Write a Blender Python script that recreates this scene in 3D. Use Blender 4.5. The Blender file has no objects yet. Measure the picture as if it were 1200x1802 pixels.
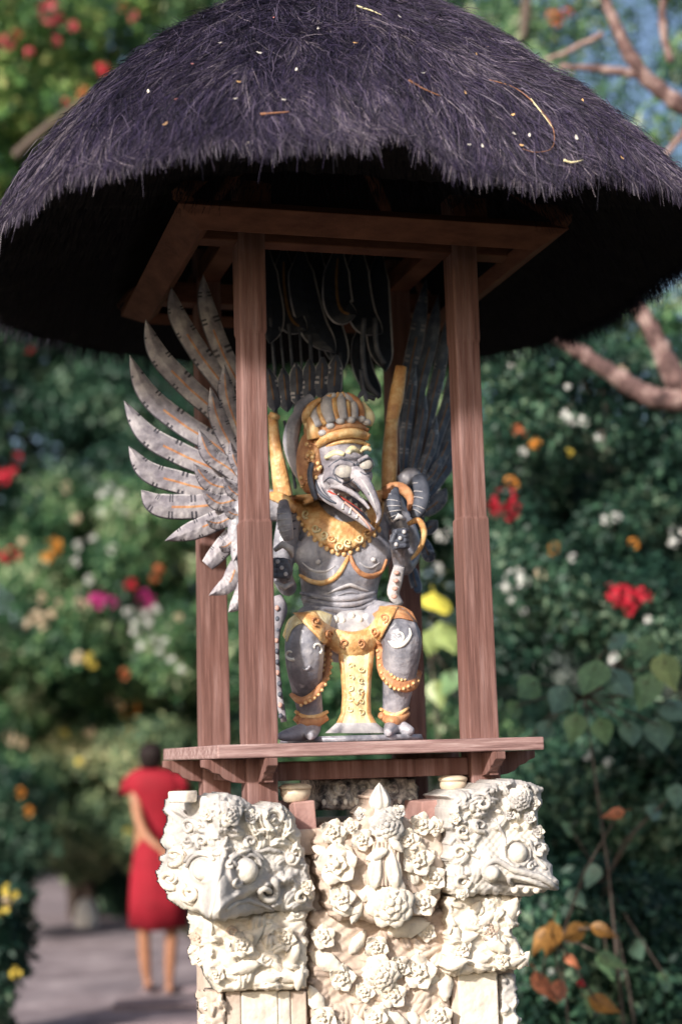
import bpy, bmesh, math, random
import numpy as np
from mathutils import Vector, Matrix, noise
from mathutils.bvhtree import BVHTree
random.seed(7); rng = np.random.default_rng(7)
C = bpy.context.scene.collection
SC = bpy.context.scene
# ------------------------------------------------------------------ camera
F_PX, CAM = 2826.6, np.array([-1.1454, -4.1423, -0.0324])
YAW, PITCH, ROLL = -0.274, 0.1502, 0.0284
FW = np.array([math.sin(-YAW)*math.cos(PITCH), math.cos(YAW)*math.cos(PITCH), math.sin(PITCH)])
_r = np.array([math.cos(YAW), math.sin(YAW), 0.0]); _u = np.cross(_r, FW)
RT = _r*math.cos(ROLL) - _u*math.sin(ROLL); UP = _u*math.cos(ROLL) + _r*math.sin(ROLL)
cd = bpy.data.cameras.new('camera'); cam = bpy.data.objects.new('camera', cd); C.objects.link(cam)
cam.matrix_world = Matrix(((RT[0], UP[0], -FW[0], CAM[0]), (RT[1], UP[1], -FW[1], CAM[1]), (RT[2], UP[2], -FW[2], CAM[2]), (0, 0, 0, 1)))
cd.sensor_fit = 'VERTICAL'; cd.sensor_height = 36; cd.lens = F_PX/1802*36
cd.clip_start = .05; cd.clip_end = 500
cd.dof.use_dof = True; cd.dof.focus_distance = 3.98; cd.dof.aperture_fstop = 1.4
SC.camera = cam
# ------------------------------------------------------------------ light
SUN_EL, SUN_AZ = 26, 47            # degrees; azimuth measured from the front normal (-Y) towards -X
sv = Vector((-math.sin(math.radians(SUN_AZ))*math.cos(math.radians(SUN_EL)), -math.cos(math.radians(SUN_AZ))*math.cos(math.radians(SUN_EL)), math.sin(math.radians(SUN_EL))))
W = bpy.data.worlds.new('World'); SC.world = W; W.use_nodes = True
nt = W.node_tree; bgn = nt.nodes['Background']; sk = nt.nodes.new('ShaderNodeTexSky'); sk.sky_type = 'NISHITA'
sk.sun_disc = False; sk.sun_elevation = math.radians(SUN_EL); sk.sun_rotation = math.radians(180+SUN_AZ)
sk.air_density = 1.0; sk.dust_density = 3.0
nt.links.new(sk.outputs[0], bgn.inputs[0]); bgn.inputs[1].default_value = .12
sl = bpy.data.lights.new('sun', 'SUN'); sl.energy = 4.5; sl.angle = math.radians(2.5); sl.color = (1, .95, .88)
so = bpy.data.objects.new('sun', sl); C.objects.link(so); so.rotation_euler = sv.to_track_quat('Z', 'Y').to_euler()
SC.view_settings.view_transform = 'Standard'; SC.view_settings.look = 'None'
SC.view_settings.exposure = 0.35; SC.view_settings.gamma = 1; SC.view_settings.use_curve_mapping = False

# ------------------------------------------------------------------ helpers
def ray(px, py):
    d = RT*((px-600)/F_PX) + UP*((901-py)/F_PX) + FW
    return d
def at(px, py, Y):                      # point of the world plane y = Y
    d = ray(px, py); t = (Y-CAM[1])/d[1]; return Vector(CAM + d*t)
def atd(px, py, dist):                  # point at a given depth
    return Vector(CAM + ray(px, py)*dist)
def atz(px, py, Z):
    d = ray(px, py); t = (Z-CAM[2])/d[2]; return Vector(CAM + d*t)
WL = {}
def wloc(o): return WL.get(o.name, Vector((0, 0, 0)))
def tag(o, label=None, cat=None, group=None, kind=None):
    if label: o['label'] = label
    if cat: o['category'] = cat
    if group: o['group'] = group
    if kind: o['kind'] = kind
    return o
def empty(name, loc, label, cat, group=None):
    o = bpy.data.objects.new(name, None); C.objects.link(o); o.empty_display_size = .05
    o.location = loc; WL[o.name] = Vector(loc); return tag(o, label, cat, group)
class MB:
    def __init__(s): s.v = []; s.f = []; s.m = []
    def add(s, vs, fs, m=0):
        b = len(s.v); s.v += [tuple(v) for v in vs]; s.f += [tuple(b+i for i in f) for f in fs]; s.m += [m]*len(fs) if isinstance(m, int) else list(m)
    def box(s, c, e, m=0, M=None):
        vs = [Vector((x*e[0], y*e[1], z*e[2])) for x in (-1, 1) for y in (-1, 1) for z in (-1, 1)]
        if M: vs = [M @ v for v in vs]
        c = Vector(c); s.add([c+v for v in vs], [(0, 1, 3, 2), (4, 6, 7, 5), (0, 4, 5, 1), (2, 3, 7, 6), (0, 2, 6, 4), (1, 5, 7, 3)], m)
    def hexa(s, a, b, m=0):              # two quads joined
        s.add(list(a)+list(b), [(3, 2, 1, 0), (4, 5, 6, 7), (0, 1, 5, 4), (1, 2, 6, 5), (2, 3, 7, 6), (3, 0, 4, 7)], m)
    def ell(s, c, r, m=0, n=14, k=9, M=None):
        vs = []; c = Vector(c)
        for i in range(k+1):
            a = math.pi*i/k
            for j in range(n):
                b = 2*math.pi*j/n; v = Vector((math.sin(a)*math.cos(b)*r[0], math.sin(a)*math.sin(b)*r[1], math.cos(a)*r[2]))
                if M: v = M @ v
                vs.append(c+v)
        fs = [(i*n+j, (i+1)*n+j, (i+1)*n+(j+1) % n, i*n+(j+1) % n) for i in range(k) for j in range(n)]
        s.add(vs, fs, m)
    def tube(s, P, R, m=0, n=10, up=None, flat=1.0):   # tapered tube; flat squashes the second axis
        P = [Vector(p) for p in P]; vs = []
        if isinstance(R, (int, float)): R = [R]*len(P)
        ref = Vector(up) if up else None
        prev = None
        for i, p in enumerate(P):
            t = (P[min(i+1, len(P)-1)]-P[max(i-1, 0)]).normalized()
            if ref is not None: a = ref - t*ref.dot(t)
            else: a = (prev if prev else Vector((.3, .9, .2)))
            a = a - t*a.dot(t)
            if a.length < 1e-5: a = t.orthogonal()
            a.normalize(); b = t.cross(a); prev = a
            for j in range(n):
                q = 2*math.pi*j/n; vs.append(p + b*math.cos(q)*R[i] + a*math.sin(q)*R[i]*flat)
        fs = [(i*n+j, i*n+(j+1) % n, (i+1)*n+(j+1) % n, (i+1)*n+j) for i in range(len(P)-1) for j in range(n)]
        fs += [tuple(range(n))[::-1], tuple((len(P)-1)*n+j for j in range(n))]
        s.add(vs, fs, m)
    def loft(s, L, m=0, n=18):           # horizontal elliptical sections: (centre, rx, ry)
        vs = []
        for c, rx, ry in L:
            for j in range(n):
                q = 2*math.pi*j/n; vs.append(Vector(c)+Vector((rx*math.cos(q), ry*math.sin(q), 0)))
        fs = [(i*n+j, i*n+(j+1) % n, (i+1)*n+(j+1) % n, (i+1)*n+j) for i in range(len(L)-1) for j in range(n)]
        fs += [tuple(range(n))[::-1], tuple((len(L)-1)*n+j for j in range(n))]
        s.add(vs, fs, m)
    def build(s, name, mats, parent=None, smooth=True, bevel=0, remesh=0, sm=0, label=None, auto=False):
        v = np.array(s.v, dtype=float); c = v.mean(0)
        me = bpy.data.meshes.new(name); me.from_pydata((v-c).tolist(), [], s.f)
        for k in (mats if isinstance(mats, (list, tuple)) else [mats]): me.materials.append(k)
        if len(set(s.m)) > 1: me.polygons.foreach_set('material_index', s.m)
        o = bpy.data.objects.new(name, me); C.objects.link(o)
        if remesh or bevel or auto:
            bm = bmesh.new(); bm.from_mesh(me); bmesh.ops.recalc_face_normals(bm, faces=bm.faces); bm.to_mesh(me); bm.free()
        if bevel:
            b = o.modifiers.new('b', 'BEVEL'); b.width = bevel; b.segments = 2; b.limit_method = 'ANGLE'; b.angle_limit = .6
        if remesh:
            r = o.modifiers.new('r', 'REMESH'); r.mode = 'VOXEL'; r.voxel_size = remesh; r.use_smooth_shade = True
            if sm: q = o.modifiers.new('s', 'SMOOTH'); q.iterations = sm; q.factor = .6
            dg = bpy.context.evaluated_depsgraph_get(); dg.update()
            m2 = bpy.data.meshes.new_from_object(o.evaluated_get(dg)); o.modifiers.clear(); o.data = m2; me = m2
            if not len(me.materials): me.materials.append(mats if not isinstance(mats, (list, tuple)) else mats[0])
        if smooth: me.polygons.foreach_set('use_smooth', [True]*len(me.polygons)); me.update()
        wl = Vector(c); o.location = wl-(wloc(parent) if parent else Vector((0, 0, 0)))
        WL[o.name] = wl
        if parent: o.parent = parent
        if label: o['label'] = label
        return o
def npmesh(name, V, Fq, mats, mi=None, parent=None, smooth=False, kind=None):
    """fast mesh from arrays of verts (n,3) and quads/tris (m,k)"""
    me = bpy.data.meshes.new(name); V = np.asarray(V, float); Fq = np.asarray(Fq, np.int32)
    c = V.mean(0); me.vertices.add(len(V)); me.vertices.foreach_set('co', (V-c).ravel())
    k = Fq.shape[1]; me.loops.add(Fq.size); me.loops.foreach_set('vertex_index', Fq.ravel())
    me.polygons.add(len(Fq)); me.polygons.foreach_set('loop_start', np.arange(0, Fq.size, k, dtype=np.int32))
    if mi is not None: me.polygons.foreach_set('material_index', np.asarray(mi, np.int32))
    for m in (mats if isinstance(mats, (list, tuple)) else [mats]): me.materials.append(m)
    me.polygons.foreach_set('use_smooth', np.full(len(Fq), smooth)); me.update(calc_edges=True); me.validate()
    o = bpy.data.objects.new(name, me); C.objects.link(o); wl = Vector(c); WL[o.name] = wl
    o.location = wl-(wloc(parent) if parent else Vector((0, 0, 0)))
    if parent: o.parent = parent
    if kind: o['kind'] = kind
    return o
def place(name, me, M, parent):          # a copy sharing mesh data, M = world matrix
    o = bpy.data.objects.new(name, me); C.objects.link(o); WL[o.name] = M.translation.copy()
    M = M.copy(); M.translation = M.translation-(wloc(parent) if parent else Vector((0, 0, 0)))
    o.parent = parent; o.matrix_basis = M; return o
def bvh(objs):
    if not isinstance(objs, (list, tuple)): objs = [objs]
    V = []; P = []
    for o in objs:
        b = len(V); w = wloc(o); V += [v.co+w for v in o.data.vertices]; P += [tuple(b+i for i in p.vertices) for p in o.data.polygons]
    return BVHTree.FromPolygons(V, P)
CV = Vector(CAM)
def hit(tree, px, py, off=0.0, default=None):
    d = Vector(ray(px, py)).normalized(); l, n, i, t = tree.ray_cast(CV, d)
    if l is None:
        return (default, Vector((0, -1, 0))) if default is not None else (None, None)
    if n.dot(d) > 0: n = -n
    return l+n*off, n
def spline(P, k=6):                      # Catmull-Rom through tuples
    P = [np.array(p, float) for p in P]; Q = [2*P[0]-P[1]]+P+[2*P[-1]-P[-2]]; out = []
    for i in range(1, len(Q)-2):
        for j in range(k):
            t = j/k; a, b, c, d = Q[i-1], Q[i], Q[i+1], Q[i+2]
            out.append(.5*((2*b)+(-a+c)*t+(2*a-5*b+4*c-d)*t*t+(-a+3*b-3*c+d)*t**3))
    out.append(P[-1]); return out
# ------------------------------------------------------------------ materials
def mat(name, stops, scale=8, rough=.7, bump=.3, bscale=40, detail=8, stretch=None, spec=.3, trans=0, coat=0, metal=0, distort=.0, second=None):
    m = bpy.data.materials.new(name); m.use_nodes = True; n = m.node_tree.nodes; l = m.node_tree.links
    b = n['Principled BSDF']; tc = n.new('ShaderNodeTexCoord'); mp = n.new('ShaderNodeMapping'); l.new(tc.outputs['Object'], mp.inputs[0])
    if stretch: mp.inputs['Scale'].default_value = stretch
    nz = n.new('ShaderNodeTexNoise'); nz.inputs['Scale'].default_value = scale; nz.inputs['Detail'].default_value = detail; nz.inputs['Distortion'].default_value = distort
    nz.inputs['Roughness'].default_value = .65
    l.new(mp.outputs[0], nz.inputs[0]); cr = n.new('ShaderNodeValToRGB'); l.new(nz.outputs[0], cr.inputs[0])
    e = cr.color_ramp.elements
    while len(e) < len(stops): e.new(.5)
    for i, (p, c) in enumerate(stops): e[i].position = p; e[i].color = (*c, 1)
    col = cr.outputs[0]
    if second:                            # large stains of another colour: (scale, lo, hi, colour)
        n2 = n.new('ShaderNodeTexNoise'); n2.inputs['Scale'].default_value = second[0]; n2.inputs['Detail'].default_value = 6; l.new(tc.outputs['Object'], n2.inputs[0])
        mr = n.new('ShaderNodeMapRange'); mr.inputs[1].default_value = second[1]; mr.inputs[2].default_value = second[2]; l.new(n2.outputs[0], mr.inputs[0])
        mx = n.new('ShaderNodeMixRGB'); l.new(mr.outputs[0], mx.inputs[0]); l.new(col, mx.inputs[1]); mx.inputs[2].default_value = (*second[3], 1); col = mx.outputs[0]
    l.new(col, b.inputs['Base Color'])
    b.inputs['Roughness'].default_value = rough; b.inputs['Specular IOR Level'].default_value = spec; b.inputs['Metallic'].default_value = metal
    if coat: b.inputs['Coat Weight'].default_value = coat
    if bump:
        nb = n.new('ShaderNodeTexNoise'); nb.inputs['Scale'].default_value = bscale; nb.inputs['Detail'].default_value = 6; l.new(mp.outputs[0], nb.inputs[0])
        bp = n.new('ShaderNodeBump'); bp.inputs['Strength'].default_value = bump; bp.inputs['Distance'].default_value = .004
        l.new(nb.outputs[0], bp.inputs['Height']); l.new(bp.outputs[0], b.inputs['Normal'])
    if trans:
        tr = n.new('ShaderNodeBsdfTranslucent'); l.new(col, tr.inputs[0]); ms = n.new('ShaderNodeMixShader'); ms.inputs[0].default_value = trans
        l.new(b.outputs[0], ms.inputs[1]); l.new(tr.outputs[0], ms.inputs[2]); l.new(ms.outputs[0], n['Material Output'].inputs[0])
    return m
def flat(name, c, rough=.6, spec=.3, var=.25, trans=0, scale=30, bump=.0):
    c = np.array(c); return mat(name, [(.35, tuple(c*(1-var))), (.65, tuple(np.minimum(c*(1+var), 1)))], scale=scale, rough=rough, spec=spec, bump=bump, trans=trans)
M_post = mat('weathered_post_wood', [(.25, (.07, .030, .024)), (.47, (.18, .088, .075)), (.75, (.34, .21, .195))], scale=5, stretch=(9, 9, .6), rough=.8, bump=.8, bscale=12, second=(3.5, .46, .70, (.145, .075, .065)))
M_plank = mat('weathered_plank_wood', [(.3, (.15, .08, .075)), (.5, (.33, .205, .195)), (.72, (.56, .42, .40))], scale=6, stretch=(1, 8, 14), rough=.8, bump=.5, bscale=14)
M_beam = mat('brown_beam_wood', [(.3, (.085, .03, .02)), (.7, (.19, .08, .05))], scale=7, stretch=(1.5, 1.5, 6), rough=.75, bump=.4, bscale=20)
M_thatch = [flat('thatch_dark_fibre', (.010, .008, .017), .7, .3), flat('thatch_violet_fibre', (.030, .021, .054), .6, .35), flat('thatch_grey_highlight', (.085, .066, .108), .5, .4), flat('thatch_pale_highlight', (.25, .21, .25), .5, .4)]  # grey and pale fibres put the silver highlights into the colour
M_under = flat('thatch_underside', (.012, .011, .014), .9, .1)
M_grey = mat('carved_grey_paint', [(.3, (.08, .085, .11)), (.45, (.21, .21, .25)), (.60, (.43, .42, .47)), (.75, (.68, .66, .69))], scale=9, rough=.34, bump=.7, bscale=80, spec=.6, second=(26, .56, .72, (.46, .44, .47)))  # pale tones of the ramp and patches carry painted-in sheen
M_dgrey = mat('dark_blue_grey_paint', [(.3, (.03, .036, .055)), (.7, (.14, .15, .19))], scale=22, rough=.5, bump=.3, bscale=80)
M_black = flat('black_line_and_mouth_shade', (.035, .038, .055), .5)
M_quill = flat('ochre_quill_with_shade', (.22, .12, .05), .5)  # darker quill gold, with the shade on right wing and tail mixed in
M_pale = mat('pale_grey_paint', [(.3, (.26, .25, .28)), (.5, (.48, .46, .48)), (.72, (.72, .69, .68))], scale=22, rough=.5, bump=.3, bscale=90)
M_feather = mat('feather_grey_paint', [(.28, (.10, .095, .125)), (.46, (.27, .25, .285)), (.60, (.47, .44, .47)), (.75, (.74, .70, .70))], scale=13, rough=.5, bump=.8, bscale=60, second=(34, .55, .7, (.22, .20, .24)))
M_fdark = mat('wing_blue_with_shade', [(.3, (.028, .042, .08)), (.5, (.085, .11, .165)), (.72, (.26, .29, .35))], scale=18, rough=.55, bump=.4, bscale=70)  # darker blue copy of the feather grey; the right wing's shade is in it
M_gold = mat('gold_ochre_paint', [(.3, (.42, .18, .07)), (.48, (.66, .36, .14)), (.66, (.85, .64, .34))], scale=28, rough=.42, bump=1, bscale=70, spec=.6)
M_dgold = mat('worn_gold_paint', [(.3, (.33, .13, .07)), (.55, (.55, .27, .13)), (.72, (.72, .48, .28))], scale=28, rough=.5, bump=1, bscale=70)
M_cream = mat('cream_yellow_paint', [(.3, (.55, .40, .18)), (.5, (.78, .66, .38)), (.7, (.85, .80, .62))], scale=24, rough=.55, bump=.6, bscale=110)
M_white = flat('white_paint', (.74, .72, .68), .6, var=.15)
M_lid = mat('cream_eyelid_paint', [(.35, (.28, .26, .27)), (.6, (.52, .48, .43))], scale=40, rough=.5, bump=.3)
M_red = flat('red_mouth_paint', (.45, .07, .05), .4)
M_pink = flat('pinkish_paint', (.55, .33, .28), .5)
SS = [(.25, (.46, .37, .30)), (.42, (.72, .64, .54)), (.65, (.86, .80, .71))]
M_stone = mat('cream_stone', SS, scale=9, rough=.9, bump=1, bscale=55, spec=.15, second=(13, .55, .74, (.44, .36, .31)))
M_gstone = mat('grey_weathered_stone', [(.25, (.32, .30, .295)), (.5, (.52, .49, .47)), (.72, (.76, .71, .65))], scale=10, rough=.9, bump=.8, bscale=70, spec=.15, second=(5, .5, .7, (.78, .72, .62)))
M_pstone = mat('pinkish_sandstone', [(.25, (.36, .26, .21)), (.5, (.56, .45, .375)), (.72, (.74, .64, .55))], scale=9, rough=.9, bump=.7, bscale=60, spec=.15)
M_brick = mat('pink_brick', [(.3, (.30, .16, .14)), (.7, (.50, .31, .28))], scale=12, rough=.9, bump=.6, bscale=70)
M_dark = flat('recess_dark', (.03, .025, .025), .9)
# =================================================================== GROUND
GZ = -1.52
M_soil = mat('leaf_litter_soil', [(.3, (.03, .028, .018)), (.7, (.09, .08, .05))], scale=3, rough=1, bump=.8, bscale=20)
M_path = mat('pinkish_grey_path', [(.3, (.15, .12, .13)), (.5, (.27, .22, .235)), (.7, (.44, .37, .385))], scale=2.2, rough=.95, bump=.6, bscale=50, spec=.1, second=(.8, .5, .7, (.2, .17, .19)))
g = MB()
N = 24
gv = []
for i in range(N+1):
    for j in range(N+1):
        x = -1+2*i/N; y = -1+2*j/N; x = 150*x*abs(x); y = 150*y*abs(y)
        gv.append((x, y+4, GZ))
g.add(gv, [(i*(N+1)+j, (i+1)*(N+1)+j, (i+1)*(N+1)+j+1, i*(N+1)+j+1) for i in range(N) for j in range(N)])
tag(g.build('ground', M_soil), 'dark soil and leaf litter under the garden shrubs', kind='structure')
g = MB()
pl = [(-260, 1990), (-60, 1850), (20, 1740), (52, 1660), (62, 1590), (58, 1530), (48, 1505)]
pr = [(620, 1990), (520, 1850), (430, 1740), (350, 1660), (180, 1590), (125, 1530), (105, 1505)]
L = [atz(x, y, GZ+.006) for x, y in [tuple(p) for p in spline(pl, 5)]]; R_ = [atz(x, y, GZ+.006) for x, y in [tuple(p) for p in spline(pr, 5)]]
vs = []
for a, b in zip(L, R_):
    for k in range(9): vs.append(a.lerp(b, k/8)+Vector((random.uniform(-.03, .03), random.uniform(-.03, .03), 0)))
g.add(vs, [(i*9+k, i*9+k+1, (i+1)*9+k+1, (i+1)*9+k) for i in range(len(L)-1) for k in range(8)])
tag(g.build('path', M_path), 'pinkish grey garden path curving away to the left', kind='structure')
M_slab = mat('path_slab', [(.3, (.16, .125, .14)), (.7, (.30, .235, .25))], scale=5, rough=.95, bump=.6, bscale=60)
def slab_at(px, py, w, dp, rot=0, h=.02):
    c = atz(px, py, GZ+h+.006); m = MB(); M = Matrix.Rotation(YAW+rot, 3, 'Z')
    m.box(c, (w/2, dp/2, h), 0, M); return m
pav = empty('paving_slabs', atz(290, 1770, GZ), 'row of worn pinkish paving slabs sunk in the path near the pillar', 'paving')
for px, py, w, dp, r in [(310, 1765, .75, .30, .03), (300, 1800, .8, .30, -.02), (330, 1738, .6, .22, .05), (290, 1842, .85, .34, .01)]:
    slab_at(px, py, w, dp, r, .018).build('slab', M_slab, pav, smooth=False, bevel=.008)
# =================================================================== SHRINE: posts, shelf, beams
shr = empty('shrine', (0, 0, 0), 'tall wooden shrine on four posts under a black thatch roof, sheltering the winged statue', 'shrine')
S2 = .285
def post(sx, sy, ztop=1.42, step=None):
    m = MB(); x, y = sx*S2, sy*S2
    def sec(z, h, j): return [Vector((x+a*h+random.uniform(-1, 1)*.0012, y+b*h, z)) for a, b in ((-1, -1), (1, -1), (1, 1), (-1, 1))]
    lv = [(-.20, .038), (-.035, .038), (0.03, .0395), (.25, .0385), (.45, .0375)]
    if step: lv += [(step-.004, .037), (step+.004, .0338)]
    lv += [(.75, .0335 if step else .036), (1.02, .033 if step else .035), (1.03, .0355), (ztop, .0355)]
    vs = [];
    for z, h in lv: vs += sec(z, h, 0)
    fs = [(i*4+k, i*4+(k+1) % 4, (i+1)*4+(k+1) % 4, (i+1)*4+k) for i in range(len(lv)-1) for k in range(4)]+[(3, 2, 1, 0), tuple(len(lv)*4-4+k for k in range(4))]
    m.add(vs, fs); return m.build('post', M_post, shr, smooth=False, bevel=.004)
post(-1, -1, step=.545); post(1, -1, step=.56); post(-1, 1); post(1, 1)
# shelf: planks running left-right
P2 = .41; yb = -P2
for k, w in enumerate((.20, .205, .21, .199)):
    m = MB(); m.box((random.uniform(-.003, .003), yb+w/2, -.017), (P2, w/2-.0015, .016)); yb += w
    m.build('shelf_plank', M_plank, shr, smooth=False, bevel=.0035)
# rails below, brackets, pegs
for sy in (-1, 1):
    m = MB(); m.box((0, sy*S2, -.068), (S2-.038, .014, .022)); m.build('rail', M_post, shr, smooth=False, bevel=.003)
for sx in (-1, 1):
    m = MB(); m.box((sx*S2, 0, -.068), (.014, S2-.038, .022)); m.build('rail', M_post, shr, smooth=False, bevel=.003)
def bracket(x, y, dx, dy):
    m = MB(); prof = [(0, -.034), (.105, -.034), (.105, -.052), (.088, -.058), (.078, -.066), (.062, -.07), (.05, -.082), (.03, -.09), (0, -.094)]
    t = Vector((-dy, dx, 0))*.013; A = [Vector((x+dx*u, y+dy*u, z)) for u, z in prof]; n = len(A)
    m.add([a-t for a in A]+[a+t for a in A], [tuple(range(n)), tuple(range(2*n-1, n-1, -1))]+[(i, (i+1) % n+0, (i+1) % n+n, i+n) for i in range(n)])
    m.build('bracket', M_post, shr, smooth=False, bevel=.002)
for sx in (-1, 1):
    for sy in (-1, 1):
        bracket(sx*(S2+.038), sy*S2, sx, 0); bracket(sx*S2, sy*(S2+.038), 0, sy)
for sx in (-1, 1):
    m = MB(); m.box((sx*S2+.006, -S2-.07, -.052), (.016, .03, .017)); m.box((sx*S2+.006, -S2-.06, -.08), (.011, .02, .012)); m.build('peg', M_post, shr, smooth=False, bevel=.002)
# leaning plate boards under the eaves
zb, B2 = 1.24, .435
def plate(ax, sgn, h0=B2, wid=.08, z0=zb, name='plate_beam'):
    m = MB(); up = Vector((0, 0, .5)); lean = .866
    def P(u, k, d):                       # u along, k across the board (0 inner-bottom, 1 outer-top), d thickness
        off = h0+k*wid*lean - d*.5*.03*2; z = z0+k*wid*.5+d*.866*.03
        L = (h0+k*wid*lean)*u
        return Vector((L, sgn*off, z)) if ax == 'x' else Vector((sgn*off, L, z))
    q = [(0, 0), (1, 0), (1, 1), (0, 1)]
    m.hexa([P(-1, k, d) for k, d in q], [P(1, k, d) for k, d in q]); return m.build(name, M_beam, shr, smooth=False, bevel=.003)
for s in (-1, 1): plate('x', s); plate('y', s)
for s in (-1, 1):
    m = MB(); m.box((0, s*S2, 1.29), (.42, .03, .03)); m.build('cross_beam', M_beam, shr, smooth=False, bevel=.003)
    m = MB(); m.box((s*S2, 0, 1.35), (.03, .42, .028)); m.build('cross_beam', M_beam, shr, smooth=False, bevel=.003)
# rafters rising to the ridge
for s in (-1, 1):
    for t in (-1, 1):
        m = MB(); m.tube([(s*.5, t*.5, 1.30), (s*.03, t*.03, 1.86)], .022, n=6); m.build('rafter', M_beam, shr, smooth=False)
# =================================================================== ROOF
RA, RN = .93, 3.0
def rim_r(th):
    c, s = abs(math.cos(th)), abs(math.sin(th)); return RA/((c**RN+s**RN)**(1/RN))
# rim height measured along the visible front edge
def rim_from_px(px, py):
    best = None
    for i in range(720):
        th = -math.pi+i*math.pi/360*1.0
        r = rim_r(th); x, y = r*math.cos(th), r*math.sin(th)
        d = np.array([x, y, 0])-CAM
        fr = np.array([math.cos(th), math.sin(th)])
        if fr @ d[:2] > 0: continue
        # z where projected y = py, solve linear
        a = ray(px, py); # horizontal bearing match
        hx = a[0]*d[1]-a[1]*d[0]
        if best is None or abs(hx) < best[0]:
            t = math.hypot(d[0], d[1])/math.hypot(a[0], a[1]); best = (abs(hx), th, CAM[2]+a[2]*t)
    return best[1], best[2]
RIMPX = [(5, 405), (60, 365), (125, 322), (200, 308), (295, 280), (385, 258), (480, 278), (560, 262), (640, 262), (700, 246), (760, 280), (815, 318), (900, 330), (990, 338), (1060, 318), (1130, 330), (1195, 345)]
rimt = sorted(rim_from_px(a_, b_-(24 if 100 < a_ < 1150 else 14)) for a_, b_ in RIMPX)
_th = np.array([a for a, b in rimt]); _z = np.array([b for a, b in rimt])
def rim_z(th):
    th = (th+math.pi) % (2*math.pi)-math.pi
    base = 1.27
    if _th[0] <= th <= _th[-1]: return float(np.interp(th, _th, _z))
    d = min(abs(th-_th[0]), abs(th-_th[-1]), abs(th+2*math.pi-_th[-1]), abs(th-2*math.pi-_th[0])); k = max(0, 1-d/.5)
    e = _z[0] if min(abs(th-_th[0]), abs(th-2*math.pi-_th[0])) < min(abs(th-_th[-1]), abs(th+2*math.pi-_th[-1])) else _z[-1]
    return base+(e-base)*k
PR = np.array([0, .15, .3, .45, .6, .75, .87, .95, 1.0]); PZ = np.array([1.0, .96, .86, .725, .575, .405, .235, .11, 0.0])
APEX = 2.13
def roof_pt(th, t, lift=0.0):
    r = rim_r(th)*t; rr = min(1, .35+.65*1)  # plan radius
    zr = rim_z(th); g_ = float(np.interp(t, PR, PZ))
    # rounder plan near the top
    k = (1-t)*.5; r = r*(1-k)+RA*1.02*t*k
    n_ = noise.noise(Vector((math.cos(th)*t*3.3, math.sin(th)*t*3.3, 1.7)))*.035*min(1, 3*(1-t)+.3)+noise.noise(Vector((math.cos(th)*t*9, math.sin(th)*t*9, 4)))*.016
    x_, y_ = r*math.cos(th), r*math.sin(th); side = max(0, x_*.963+y_*.27)
    return Vector((x_, y_, zr+(APEX-zr)*g_+n_+lift-.05*min(side, .6)*min(1, (1-t)*4)))
m = MB(); NT, NR = 160, 44; vs = []
for i in range(NR+1):
    t = i/NR
    for j in range(NT):
        vs.append(roof_pt(2*math.pi*j/NT, max(t, .004)))
fs = [(i*NT+j, (i+1)*NT+j, (i+1)*NT+(j+1) % NT, i*NT+(j+1) % NT) for i in range(NR) for j in range(NT)]
m.add(vs, fs, 0)
# soffit: from the rim inwards to the plate boards and up inside
vs = []
ring = [(1.0, 0.0), (.99, -.012), (.90, -.005), (.75, .025), (.60, .06), (.45, .16), (.25, .38), (.02, .60)]
for k, (t, dz) in enumerate(ring):
    for j in range(NT):
        th = 2*math.pi*j/NT; p = roof_pt(th, 1.0); zz = p.z*(1-min(1, k/3))+1.30*min(1, k/3)
        vs.append(Vector((p.x*t, p.y*t, zz+dz+random.uniform(-.006, .006))))
fs = [(i*NT+j, i*NT+(j+1) % NT, (i+1)*NT+(j+1) % NT, (i+1)*NT+j) for i in range(len(ring)-1) for j in range(NT)]
m.add(vs, fs, 1)
roof = m.build('thatch', [M_thatch[0], M_under], shr, label='thick shaggy roof of black palm fibre with violet and grey sheen')
ROOF = bvh(roof)
# strands
def strands(n, fn, name, parent, wid=.0011, seg=3):
    V = np.zeros((n, (seg+1)*2, 3)); mi = np.zeros((n, seg), int)
    for i in range(n):
        P, w, mm = fn(i)
        t = (P[-1]-P[0]); side = np.cross(t, P[0]-CAM); side /= (np.linalg.norm(side)+1e-9)
        side = side+rng.normal(0, .5, 3); side /= np.linalg.norm(side)
        for k in range(seg+1):
            ww = w*(1-.75*k/seg); V[i, 2*k] = P[k]-side*ww; V[i, 2*k+1] = P[k]+side*ww
        mi[i] = mm
    F1 = np.array([[2*k, 2*k+1, 2*k+3, 2*k+2] for k in range(seg)])
    F = (F1[None]+(np.arange(n)*(seg+1)*2)[:, None, None]).reshape(-1, 4)
    return npmesh(name, V.reshape(-1, 3), F, M_thatch, mi.ravel(), parent, kind='stuff')
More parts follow.
